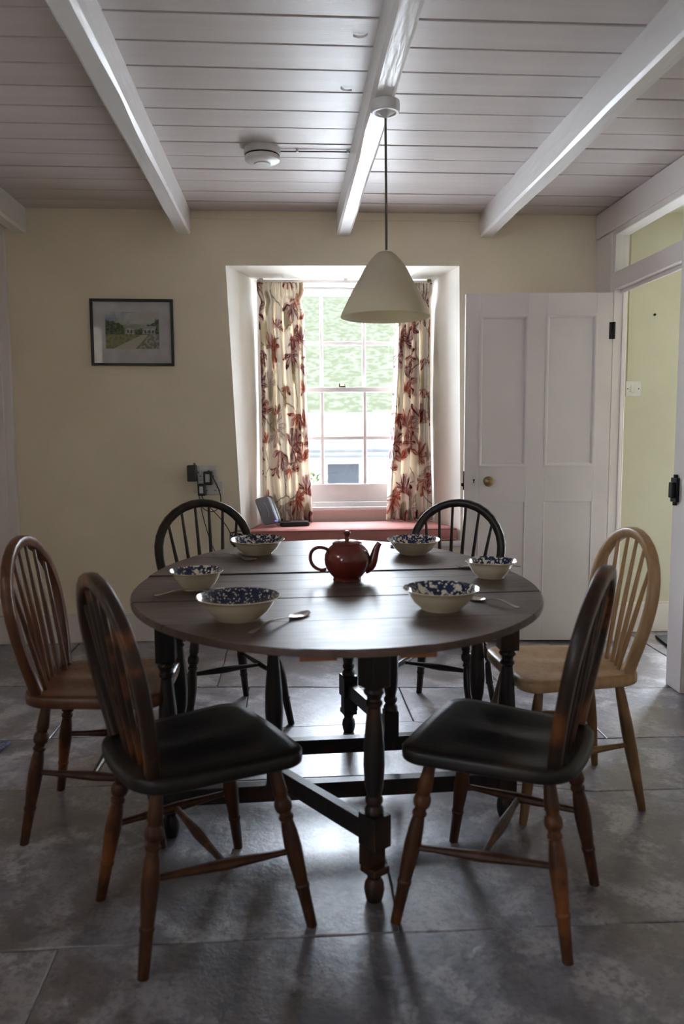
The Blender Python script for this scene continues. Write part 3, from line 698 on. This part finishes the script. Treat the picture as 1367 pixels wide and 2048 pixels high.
def make_chair(label, mats, turned, group):
    mseat, mhoop, mleg = mats
    ch = tag(empty('hoop_back_chair'), label, 'chair', group)
    # seat: saddled top, rounded edge
    m = MB(); N = len(seat_outline()); rings = 9
    vs = []
    for ins, z in ((.007, ST-.036), (.001, ST-.032), (0, ST-.020), (.0005, ST-.008), (.005, ST-.0015)):
        vs += [(x, yv, z) for x, yv in seat_outline(ins)]
    base = seat_outline(.006)
    for k in range(1, rings):
        s = 1-k/rings
        for x, yv in base:
            X, Y = x*s, yv*s
            dip = .013*(math.exp(-((abs(X)-.085)/.062)**2-((Y+.02)/.12)**2))+.004*math.exp(-(X/.1)**2-((Y+.06)/.1)**2)
            vs.append((X, Y, ST-.0005-dip))
    vs.append((0, 0, ST-.006)); L = 5+rings-1
    fs = [tuple(range(N))[::-1]]+[(l*N+i, l*N+(i+1) % N, (l+1)*N+(i+1) % N, (l+1)*N+i) for l in range(L-1) for i in range(N)]
    fs += [((L-1)*N+i, (L-1)*N+(i+1) % N, L*N) for i in range(N)]
    m.add(vs, fs).build('seat', mseat, ch, angle=60)
    # bow
    hw = .197
    def bow(t):                                   # t 0..1 along the hoop
        zs = ST+.0; n1 = .33
        if t < n1: k = t/n1; x = -(.140+(hw-.140)*math.sin(k*math.pi/2)); z = zs+k*.235
        elif t > 1-n1: k = (1-t)/n1; x = .140+(hw-.140)*math.sin(k*math.pi/2); z = zs+k*.235
        else:
            a = math.pi*(1-(t-n1)/(1-2*n1)); x = hw*math.cos(a); z = zs+.235+.186*math.sin(a)
        yv = -.155 - .075*((z-zs)/.42)**1.1
        return Vector((x, yv, z))
    frames = []; n = 44
    for k in range(n+1):
        t = k/n; p = bow(t); tn = (bow(min(1, t+.005))-bow(max(0, t-.005))).normalized()
        yb = Vector((0, 1, 0)); yb = (yb-tn*yb.dot(tn)).normalized(); xb = tn.cross(yb); frames.append((p, xb, yb))
    a, b, c = .0165, .0150, .005
    sec = [(-a, -b+c), (-a+c, -b), (a-c, -b), (a, -b+c), (a, b-c), (a-c, b), (-a+c, b), (-a, b-c)]
    MB().sweep(frames, sec).build('bow', mhoop, ch, angle=50)
    for k in range(6):
        u = (k-2.5)/2.5; xb = u*.098; xt = u*.150
        zt = ST+.235+.186*math.sqrt(max(0, 1-(xt/hw)**2))-.008
        yt = -.155-.075*((zt-ST)/.42)**1.1
        m = MB(); m.turned((xb, -.160+.018*u*u, ST-.004), (xt, yt, zt), [(0, .0062), (.25, .0078), (.5, .0080), (.8, .0065), (1, .0055)], 8)
        m.build('spindle', mhoop, ch)
    prof = RING if turned else PLAIN
    tops = {'rl': (-.115, -.135), 'rr': (.115, -.135), 'fl': (-.150, .135), 'fr': (.150, .135)}
    feet = {'rl': (-.172, -.200), 'rr': (.172, -.200), 'fl': (-.212, .203), 'fr': (.212, .203)}
    P = {}
    for k in tops:
        a_ = Vector((*tops[k], ST-.03)); b_ = Vector((*feet[k], 0)); P[k] = (a_, b_)
        MB().turned(a_, b_, prof).build('leg', mleg, ch)
    mid = {}
    for s in 'lr':
        q0 = P['r'+s][0].lerp(P['r'+s][1], .50); q1 = P['f'+s][0].lerp(P['f'+s][1], .54)
        MB().turned(q0, q1, STR, 10).build('side_stretcher', mleg, ch); mid[s] = q0.lerp(q1, .5)
    MB().turned(mid['l'], mid['r'], STR, 10).build('cross_stretcher', mleg, ch)
    return ch
def place(ch, x, yv, deg, s): ch.location = (x, yv, 0); ch.rotation_euler = (0, 0, R(deg)); ch.scale = (s, s, s)
near = make_chair('dark chair at the near left, its back turned three quarters to the viewer', (MAT['ch_seat'], MAT['ch_dark'], MAT['ch_leg']), True, 'hoop back chairs around the table')
place(near, -.239, 1.876, -61.8, 1.006)
c2 = copy_tree(near); place(c2, .531, 1.858, 58.7, 1.006); c2['label'] = 'dark chair at the near right of the table, seen edge on'
far = make_chair('black hoop back chair behind the table beneath the wall sockets', (MAT['ch_black'], MAT['ch_black'], MAT['ch_black']), True, 'hoop back chairs around the table')
place(far, -.287, 3.212, -156.4, 1.03)
c4 = copy_tree(far); place(c4, .625, 3.175, 148.5, 1.02); c4['label'] = 'black hoop back chair behind the table in front of the white door'
lc = make_chair('chestnut brown chair at the far left edge, facing the table end', (MAT['ch_mid'], MAT['ch_mid'], MAT['ch_leg']), True, 'hoop back chairs around the table')
place(lc, -.580, 2.396, -91.2, 1.012)
rc = make_chair('pale honey wooden chair with plain legs near the doorway', (MAT['ch_light'], MAT['ch_light'], MAT['ch_light_leg']), False, 'hoop back chairs around the table')
place(rc, .891, 2.447, 92.7, 1.001)

# ---- bowls and spoons
def top_z(x, yv):
    a, b = tl(x, yv)
    return zfar(b) if b > J1 else (znear(b) if b < J0 else TZ)
def on_table(px_, py_):
    z = TZ
    for _ in range(6):
        p = on(px_, py_, 2, z); z = top_z(p.x, p.y)
    return Vector((p.x, p.y, z))
tilt = math.atan2(.026, BY-J1)
def bowl(px_, py_, r, h, mat, label, square=0.0, rot=0):
    p = on_table(px_, py_); m = MB(); t = .004
    out = [(0, .002), (r*.46, .002), (r*.48, 0), (r*.52, 0), (r*.54, .004), (r*.72, h*.36), (r*.84, h*.70), (r*.90, h*.90), (r*.985, h*.985), (r, h)]
    inn = [(r*.985, h+.0015), (r*.90, h*.95), (r*.82, h*.72), (r*.70, h*.42), (r*.50, h*.18), (r*.2, h*.13), (0, h*.12)]
    mats = [0]*(len(out)-1)+[0, 1, 1, 1, 1, 1, 1]
    m.lathe(out+inn, 48, mats=mats[:len(out)+len(inn)-1], squash=square)
    o = m.build('bowl', [MAT['ceramic'], mat], angle=50); o.location = p; o.rotation_euler = (tilt if tl(p.x, p.y)[1] > J1 else 0, 0, rot)
    return tag(o, label, 'bowl', 'bowls laid around the table')
bowl(477, 1236, .108, .058, MAT['print_c'], 'wide bowl with a dense dark navy daisy print, nearest on the left')
bowl(393, 1177, .083, .056, MAT['print_b'], 'small squarish blue and cream bowl at the left end of the table', .07, R(20))
bowl(515, 1106, .102, .053, MAT['print_a'], 'wide blue floral bowl at the far left, beside the window cushion')
bowl(826, 1106, .100, .053, MAT['print_a'], 'wide blue floral bowl at the far right, beyond the teapot spout')
bowl(981, 1154, .084, .054, MAT['print_b'], 'small squarish blue and cream bowl at the right end of the table', .07, R(60))
bowl(881, 1217, .103, .056, MAT['print_b'], 'wide bowl with bold blue blotches, nearest on the right')
def spoon(h_px, b_px, label, L=None):
    a, b = on_table(*h_px), on_table(*b_px)     # handle end, tip of the bowl
    d = b-a; L = L or d.length; z0 = top_z(b.x, b.y)
    m = MB()
    hb = L*.72
    n = 18; vs = []; sect = 8
    for k in range(n+1):
        t = k/n; x = t*L
        if t < .68: w = .0055-.0028*t/.68+ (.002 if t < .08 else 0); zc = .006+.010*math.sin(math.pi*min(1, t/.68)*.9)**2; th = .0012; dish = 0
        else:
            u = (t-.68)/.32; w = .003+.0185*math.sin(math.pi*min(1, u*.93+.03))**.75; w = max(w*(1 if u < .98 else .4), .002); zc = .0065-.003*math.sin(math.pi*u); th = .001; dish = .006*math.sin(math.pi*u)
        for s in range(sect+1):
            q = -1+2*s/sect; vs.append((x, w*q, zc-dish*(1-q*q)+th))
        for s in range(sect+1):
            q = 1-2*s/sect; vs.append((x, w*q, max(.0003, zc-dish*(1-q*q)-th)))
    K = 2*(sect+1)
    fs = [(k*K+s, k*K+(s+1) % K, (k+1)*K+(s+1) % K, (k+1)*K+s) for k in range(n) for s in range(K)]+[tuple(range(K))[::-1], tuple(n*K+s for s in range(K))]
    m.add(vs, fs)
    o = m.build('spoon', MAT['steel'], angle=60); o.location = (a.x, a.y, a.z); o.rotation_euler = (0, -math.atan2(d.z, Vector((d.x, d.y)).length), math.atan2(d.y, d.x))
    return tag(o, label, 'spoon', 'spoons beside the bowls')
spoon((500, 1271), (616, 1226), 'steel spoon between the navy daisy bowl and the table edge, tip pointing right')
spoon((309, 1196), (450, 1180), 'steel spoon lying in front of the small bowl at the left end')
spoon((426, 1112), (505, 1121), 'steel spoon tucked under the far left bowl', .19)
spoon((1036, 1220), (938, 1197), 'steel spoon with its tip under the nearest right bowl')
spoon((1040, 1133), (910, 1134), 'steel spoon behind the small bowl at the right end')
spoon((835, 1082), (752, 1103), 'steel spoon behind the teapot spout', .18)

# ---- teapot
p = on_table(694, 1160)
tp = tag(empty('teapot', p, R(-4)), 'glossy red brown teapot in the middle of the table', 'teapot')
r = .0735
MB().lathe([(0, .001), (.040, .001), (.043, 0), (.046, .002), (.044, .010), (.052, .018), (.064, .034), (.0715, .052), (.0735, .068), (.0715, .084), (.065, .098), (.056, .109), (.048, .115), (.046, .118), (.044, .116)], 48).build('body', MAT['teapot'], tp, angle=60)
ld = MB().lathe([(.0455, .1165), (.048, .119), (.0465, .122), (.036, .127), (.020, .1305), (.010, .132), (0, .132)], 40).build('lid', MAT['teapot'], tp, angle=60)
MB().lathe([(.009, .130), (.0085, .134), (.007, .141), (.0095, .148), (.0125, .152), (.0115, .157), (.006, .160), (0, .1605)], 24).build('knob', MAT['teapot'], ld, angle=60)
def bez(P, n=16):
    out = []
    for k in range(n+1):
        t = k/n; Q = [Vector(q) for q in P]
        while len(Q) > 1: Q = [Q[i].lerp(Q[i+1], t) for i in range(len(Q)-1)]
        out.append(Q[0])
    return out
MB().tube(bez([(-.058, 0, .098), (-.085, 0, .112), (-.118, 0, .118), (-.128, 0, .085), (-.128, 0, .055), (-.105, 0, .024), (-.066, 0, .036)], 22), [.0058]*23, 10).build('handle', MAT['teapot'], tp)
pts = bez([(.058, 0, .040), (.088, 0, .040), (.083, 0, .085), (.094, 0, .105), (.104, 0, .120)], 16)
MB().tube(pts, [.021-.0125*(k/16)**.8 for k in range(15)]+[.0085, .0095], 16).build('spout', MAT['teapot'], tp)

# ---- pendant lamp
rp = on(765, 203, 2, 2.271)
LPX, LPY = .332, rp.y
lamp = tag(empty('pendant_lamp', (LPX, LPY, 2.268)), 'cream dome pendant lamp hanging from the middle beam', 'pendant lamp')
MB().lathe([(0, .002), (.047, .002), (.048, -.004), (.047, -.030), (.044, -.034), (.036, -.034), (.032, -.030), (.020, -.034), (.010, -.044), (.004, -.050), (0, -.050)], 36).build('ceiling_rose', MAT['plastic_white'], lamp)
zt, zb = 1.793, 1.578
zt -= 2.268; zb -= 2.268
MB().tube([(0, 0, -.045), (.002, 0, -.25), (.003, 0, zt+.005)], .0042, 10).build('cord', MAT['cord'], lamp)
Rb = .150; prof = []
shape = [(.012, 0), (.024, -.004), (.037, -.015), (.053, -.035), (.070, -.061), (.085, -.094), (.104, -.130), (.121, -.166), (.135, -.198), (.145, -.220), (.150, -.236)]
shape = [(rr*1.01, dz*.91) for rr, dz in shape]
prof = [(rr, zt+dz) for rr, dz in shape]+[(.149, zt-.2165), (.147, zt-.213)]+[(max(.004, rr-.0045), zt+dz-.004) for rr, dz in reversed(shape[:-1])]
MB().lathe(prof, 56).build('lamp_shade', MAT['shade'], lamp, angle=60)
MB().lathe([(0, zt-.01), (.018, zt-.01), (.020, zt-.05), (.017, zt-.062), (0, zt-.062)], 20).build('lamp_holder', MAT['plastic_white'], lamp)
MB().lathe([(.012, zt-.060), (.014, zt-.075), (.026, zt-.105), (.029, zt-.122), (.024, zt-.142), (.010, zt-.152), (0, zt-.153)], 24).build('bulb', MAT['plastic_white'], lamp)

# ---- smoke alarm and its surface wiring
q = on(524, 300, 2, 2.395)
sm = tag(empty('smoke_alarm', (q.x, q.y, ZC)), 'round white smoke alarm on the ceiling boards', 'smoke alarm')
MB().lathe([(0, .002), (.078, .002), (.078, -.026), (.075, -.028)], 40).build('mounting_base', MAT['plastic_white'], sm)
MB().lathe([(.070, -.026), (.070, -.035)], 40).build('vent_ring', MAT['plastic_black'], sm)
MB().lathe([(.075, -.034), (.076, -.037), (.074, -.050), (.062, -.058), (.036, -.062), (.034, -.066), (0, -.067)], 40).build('cover', MAT['plastic_white'], sm)
wr = tag(empty('wire_conduit', (0, 0, 0)), 'thin wire clipped to the ceiling between the smoke alarm and the middle beam', 'wire')
MB().tube([(q.x+.078, q.y+.005, ZC-.008), (.2, q.y+.002, ZC-.006), (.282, q.y, ZC-.007)], .0032, 8).build('wire', MAT['cord'], wr)
for cx_ in (q.x+.15, .272): MB().box(cx_-.005, cx_+.005, q.y-.007, q.y+.010, ZC-.012, ZC).build('clip', MAT['plastic_white'], wr, bevel=.001)

# ---- framed watercolour
pc = tag(empty('framed_picture', (-.850, YW, 1.741), 0), 'small black framed watercolour of a village lane on the cream wall', 'picture')
pc.rotation_euler = (0, R(.25), 0)
W2, H2, fw = .2245, .1805, .014
MB().box(-W2, W2, -.022, 0, H2-fw, H2).box(-W2, W2, -.022, 0, -H2, -H2+fw).box(-W2, -W2+fw, -.022, 0, -H2+fw, H2-fw).box(W2-fw, W2, -.022, 0, -H2+fw, H2-fw).build('frame', MAT['frame'], pc, bevel=.001)
MB().box(-W2+fw, W2-fw, -.008, -.001, -H2+fw, H2-fw).build('mount', MAT['mount'], pc, smooth=False)
pr = MB().box(-.145, .145, -.001, 0, -.100, .100).build('print', MAT['painting'], pc, smooth=False); pr.location = (.0, -.0082, .012)
MB().box(-W2+fw, W2-fw, -.014, -.0125, -H2+fw, H2-fw).build('glass', MAT['glass'], pc, smooth=False)

# ---- sockets, plugs and leads
def socket(name, x0, x1, z0, z1, label):
    s = tag(empty(name, ((x0+x1)/2, YW, (z0+z1)/2)), label, 'socket')
    w, h = (x1-x0)/2, (z1-z0)/2
    MB().box(-w, w, -.020, 0, -h, h).build('socket_plate', MAT['plastic_white'], s, bevel=.004)
    for sx in (-.5, .5):
        MB().box(w*sx-.010, w*sx+.010, -.024, -.019, h*.42, h*.78).build('rocker', MAT['plastic_white'], s, bevel=.0015)
        for dx, dz, ww, hh in ((0, .12, .0022, .005), (-.011, -.35, .0045, .0022), (.011, -.35, .0045, .0022)):
            MB().box(w*sx+dx-ww, w*sx+dx+ww, -.0207, -.0195, h*dz-hh, h*dz+hh).build('pin_hole', MAT['plastic_black'], s, smooth=False)
    return s
socket('double_socket', -.545, -.400, .917, 1.006, 'upper white double wall socket above the far left chair')
socket('double_socket', -.510, -.370, .838, .920, 'lower white double wall socket just above the far left chair')
def adaptor(name, x0, x1, z0, z1, d, label, sticker):
    a = tag(empty(name, ((x0+x1)/2, YW-.020, (z0+z1)/2)), label, 'plug'); w, h = (x1-x0)/2, (z1-z0)/2
    MB().box(-w, w, -d, 0, -h, h).build('plug_body', MAT['plastic_black'], a, bevel=.006)
    if sticker: MB().box(-w*.5, w*.45, -d-.0006, -d+.001, -h*.55, h*.6).build('sticker', MAT['tag'], a, smooth=False)
    return a
ad1 = adaptor('power_adaptor', -.566, -.514, .918, 1.010, .045, 'large plain black power adaptor on the upper socket', False)
ad2 = adaptor('power_adaptor', -.476, -.428, .898, .974, .050, 'middle black power adaptor with a pale sticker', True)
ad3 = adaptor('power_adaptor', -.509, -.466, .838, .905, .055, 'lowest black power adaptor with a pale sticker, close to the chair bow', True)
def lead(par, pts, rad=.0026):
    o = MB().tube(bez(pts, 30), rad, 8).build('lead', MAT['plastic_black'], par)
    return o
def rel(o, pts): return [Vector(q_)-o.location for q_ in pts]
lead(ad1, rel(ad1, [(-.530, YW-.045, 1.008), (-.528, YW-.048, 1.045), (-.505, YW-.05, 1.01), (-.505, YW-.03, .93), (-.535, YW-.02, .86), (-.50, YW-.02, .80), (-.48, YW-.015, .62), (-.42, YW-.012, .50)]))
lead(ad2, rel(ad2, [(-.452, YW-.05, .973), (-.445, YW-.06, 1.00), (-.420, YW-.05, .93), (-.395, YW-.03, .86), (-.345, YW-.025, .83), (-.37, YW-.025, .74), (-.44, YW-.02, .70), (-.50, YW-.02, .78)]))
lead(ad3, rel(ad3, [(-.488, YW-.05, .840), (-.488, YW-.055, .80), (-.40, YW-.03, .72), (-.32, YW-.03, .66), (-.30, YW-.04, .60), (-.34, YW-.04, .50), (-.29, YW-.05, .52)]))
tg = MB(); random.seed(3)
for k in range(5):
    c_ = Vector((-.285+random.uniform(-.02, .02), YW-.05, .575+random.uniform(-.03, .03)))
    tg.tube([c_+Vector((.045*math.cos(a)*random.uniform(.7, 1), .012*math.sin(a*2+k), .045*math.sin(a)*random.uniform(.7, 1))) for a in [i_*.45 for i_ in range(16)]], .0028, 6)
tag(tg.build('cable_bundle', MAT['plastic_black']), 'tangle of black cable hanging below the router by the window seat', 'cable')

# ---- window cushion
cu = tag(empty('seat_cushion', (0, 0, .5525)), 'dusty red box cushion on the window seat', 'cushion')
def cush(ins, z): return [(-.245+ins, YW+.008+ins, z), (.972-ins, YW+.008+ins, z), (.885-ins, YI-.006-ins, z), (-.170+ins, YI-.006-ins, z)]
m = MB(); n = 14; vs = []
def ringpts(ins, z):
    c4_ = cush(ins, z); out = []
    for i in range(4):
        a, b = Vector(c4_[i]), Vector(c4_[(i+1) % 4])
        for k in range(n): out.append(a.lerp(b, k/n))
    return out
lv = [(.008, 0), (.001, .008), (-.002, .035), (.001, .066), (.007, .075), (.03, .079), (.09, .083), (.16, .084)]
N = 4*n
for ins, z in lv: vs += ringpts(ins, z)
fs = [tuple(range(N))[::-1], tuple((len(lv)-1)*N+i for i in range(N))]+[(l*N+i, l*N+(i+1) % N, (l+1)*N+(i+1) % N, (l+1)*N+i) for l in range(len(lv)-1) for i in range(N)]
m.add(vs, fs).build('cushion_body', MAT['cushion'], cu, angle=70)
for z in (.008, .070):
    q4 = [Vector(v) for v in ringpts(.0, z)]
    MB().tube(q4+[q4[0]], .0042, 8, cap=False).build('piping', MAT['cushion'], cu)
CT = .5525+.084

# ---- curtains
def curtain(name, xt0, xt1, xb0, xb1, zt, zb, nf, seed, label, flat):
    rnd = random.Random(seed); c = tag(empty(name, (0, 0, 0)), label, 'curtain', 'pair of floral curtains at the window')
    nu, nv = 130, 60; ph = [rnd.uniform(-.5, .5) for _ in range(8)]; HD = .055
    vs = []; uvs = []
    YC = YW+.315
    def fold(u, v):
        w = u if flat == 'left' else (1-u)
        # one broad plain panel on the wall side, narrow folds gathered towards the glass
        amp = .030+.020*math.sin(math.pi*min(1, v*1.1))
        big = math.sin(2*math.pi*(nf*(w**1.3))+ph[0]+.6*math.sin(3*v+ph[1]))
        big = math.copysign(abs(big)**.6, big)
        sub = .22*math.sin(2*math.pi*(nf*2.3*w)+ph[2]+1.2*v)
        return amp*(big+sub)
    for j in range(nv+1):
        v = j/nv; zz = zt+(zb-zt)*v
        hd = max(0, 1-v/.10)
        for i in range(nu+1):
            u = i/nu
            pinch = .004*math.sin(math.pi*v) 
            x0 = xt0+(xb0-xt0)*v; x1 = xt1+(xb1-xt1)*v**.8
            x = x0+(x1-x0)*u
            yv = YC+fold(u, v)*(1-hd*.75)
            top = 1-min(1, max(0, (v-.045)/.03)); neck = math.exp(-((v-.075)/.025)**2)
            yv = yv*(1-top)+(YC-.004+.018*math.sin(2*math.pi*u*11+ph[3]+.4*math.sin(9*u)))*top if v < .075 else yv
            x += (u-.5)*(x1-x0)*(-.13*neck+.05*top)
            if v > .05: x += .006*math.sin(9*u+4*v+ph[4])*min(1, v*2)
            vs.append((x, yv, zz+(.004*math.sin(11*u+ph[5]) if j == nv else 0)))
            uvs.append((u*.62+seed*.37, -v*1.43))
    fs = [(j*(nu+1)+i, j*(nu+1)+i+1, (j+1)*(nu+1)+i+1, (j+1)*(nu+1)+i) for j in range(nv) for i in range(nu)]
    me = bpy.data.meshes.new('drape'); me.from_pydata(vs, [], fs); me.materials.append(MAT['curtain'])
    uvl = me.uv_layers.new(name='UVMap')
    for lp in me.loops: uvl.data[lp.index].uv = uvs[lp.vertex_index]
    me.polygons.foreach_set('use_smooth', [True]*len(me.polygons)); me.update()
    o = bpy.data.objects.new('drape', me); col.objects.link(o); o.parent = c
    sd = o.modifiers.new('thickness', 'SOLIDIFY'); sd.thickness = .003
    return c
curtain('curtain', -.170, .092, -.158, .138, 2.075, CT+.006, 5, 1, 'floral curtain on the left of the window, hanging behind the router', 'left')
curtain('curtain', .668, .868, .606, .888, 2.075, CT+.006, 5, 2, 'floral curtain on the right of the window, partly behind the lamp shade', 'right')
rl = tag(empty('curtain_rail', (0, 0, 0)), 'white curtain rail across the top of the window recess', 'curtain rail')
MB().box(-.172, .880, YW+.322, YW+.338, 2.076, 2.094).build('rail', MAT['white'], rl, bevel=.002)
for bx in (-.150, .355, .860): MB().box(bx-.012, bx+.012, YW+.318, YI+.02, 2.082, 2.100).build('bracket', MAT['brass'] if bx > .8 else MAT['white'], rl, bevel=.002)

# ---- router and box on the cushion
ro = tag(empty('router', (-.145, YW+.130, CT+.004), R(-28)), 'grey upright router leaning in the left corner of the window seat', 'router')
def rrect(w, h, r_, n=6):
    out = []
    for cx_, cz_, a0 in ((w-r_, h-r_, 0), (-w+r_, h-r_, 90), (-w+r_, -h+r_, 180), (w-r_, -h+r_, 270)):
        for k in range(n+1): a = R(a0+90*k/n); out.append((cx_+r_*math.cos(a), cz_+r_*math.sin(a)))
    return out
def plate(w, h, r_, y0_, y1_): 
    m = MB(); P_ = rrect(w, h, r_); N_ = len(P_); P2 = rrect(w-.004, h-.004, r_)
    m.add([(x, y1_, z+h) for x, z in P_]+[(x, y0_+.004, z+h) for x, z in P_]+[(x, y0_, z+h) for x, z in P2], [tuple(range(N_)), tuple(range(2*N_, 3*N_))[::-1]]+[(l*N_+i, l*N_+(i+1) % N_, (l+1)*N_+(i+1) % N_, (l+1)*N_+i) for l in (0, 1) for i in range(N_)])
    return m
b_ = plate(.058, .078, .020, -.014, .016); t_ = R(-14)
tilt_pts = lambda m: [(x+z*.30, yv+z*.10, z) for x, yv, z in m.v]
def lean(m): m.v = [(x*.80-z*.50+.045, yv+z*.18, z*.97+x*.16+.012) for x, yv, z in m.v]; return m
lean(b_).build('router_front', MAT['router'], ro, angle=40)
lean(plate(.060, .079, .020, .014, .040)).build('router_back', MAT['plastic_black'], ro, angle=40)
lg = MB().tube([(.028*math.cos(a)-.004, -.0155, .085+.05*math.sin(a)) for a in [R(-60+120*k/12) for k in range(13)]], .0012, 6); lean(lg).build('logo_arc', MAT['tag'], ro)
lean(MB().box(.046, .056, -.016, -.008, .012, .018)).build('status_light', MAT['led'], ro, smooth=False)
bx = tag(empty('set_top_box', (.030, YW+.160, CT), R(6)), 'flat black set top box on the cushion under the left curtain', 'box')
m = MB(); P_ = rrect(.085, .045, .02)
m.add([(x*1.0, yv, .0) for x, yv in P_]+[(x*1.04, yv*1.04, .012) for x, yv in P_]+[(x*.98, yv*.98, .024) for x, yv in P_]+[(x*.8, yv*.75, .026) for x, yv in P_], [tuple(range(28))[::-1], tuple(range(84, 112))]+[(l*28+i, l*28+(i+1) % 28, (l+1)*28+(i+1) % 28, (l+1)*28+i) for l in range(3) for i in range(28)])
m.build('casing', MAT['plastic_black'], bx, angle=40)
MB().box(-.02, .02, -.012, .012, .0255, .0268).build('logo_plate', MAT['router'], bx, smooth=False)
MB().tube([(-.085, 0, .012), (-.095, -.003, .010), (-.105, -.006, .008)], .004, 8).build('lead', MAT['plastic_white'], bx)

# ---- mats
a = on(25, 1487, 2, 0)
rg = tag(MB().prism([(a.x-.62, a.y-.44), (a.x-.09, a.y-.42), (a.x, a.y), (a.x-.55, a.y+.09)], .001, .014).build('rug', MAT['rug'], bevel=.004), 'corner of a blue grey woven rug at the left edge', 'rug')
tag(MB().prism([(2.06, 4.06), (2.72, 3.96), (2.76, 4.27), (2.09, 4.26)], .002, .016).build('doormat', MAT['mat_dark'], bevel=.004), 'coarse charcoal doormat on the hall floor beyond the door', 'doormat')
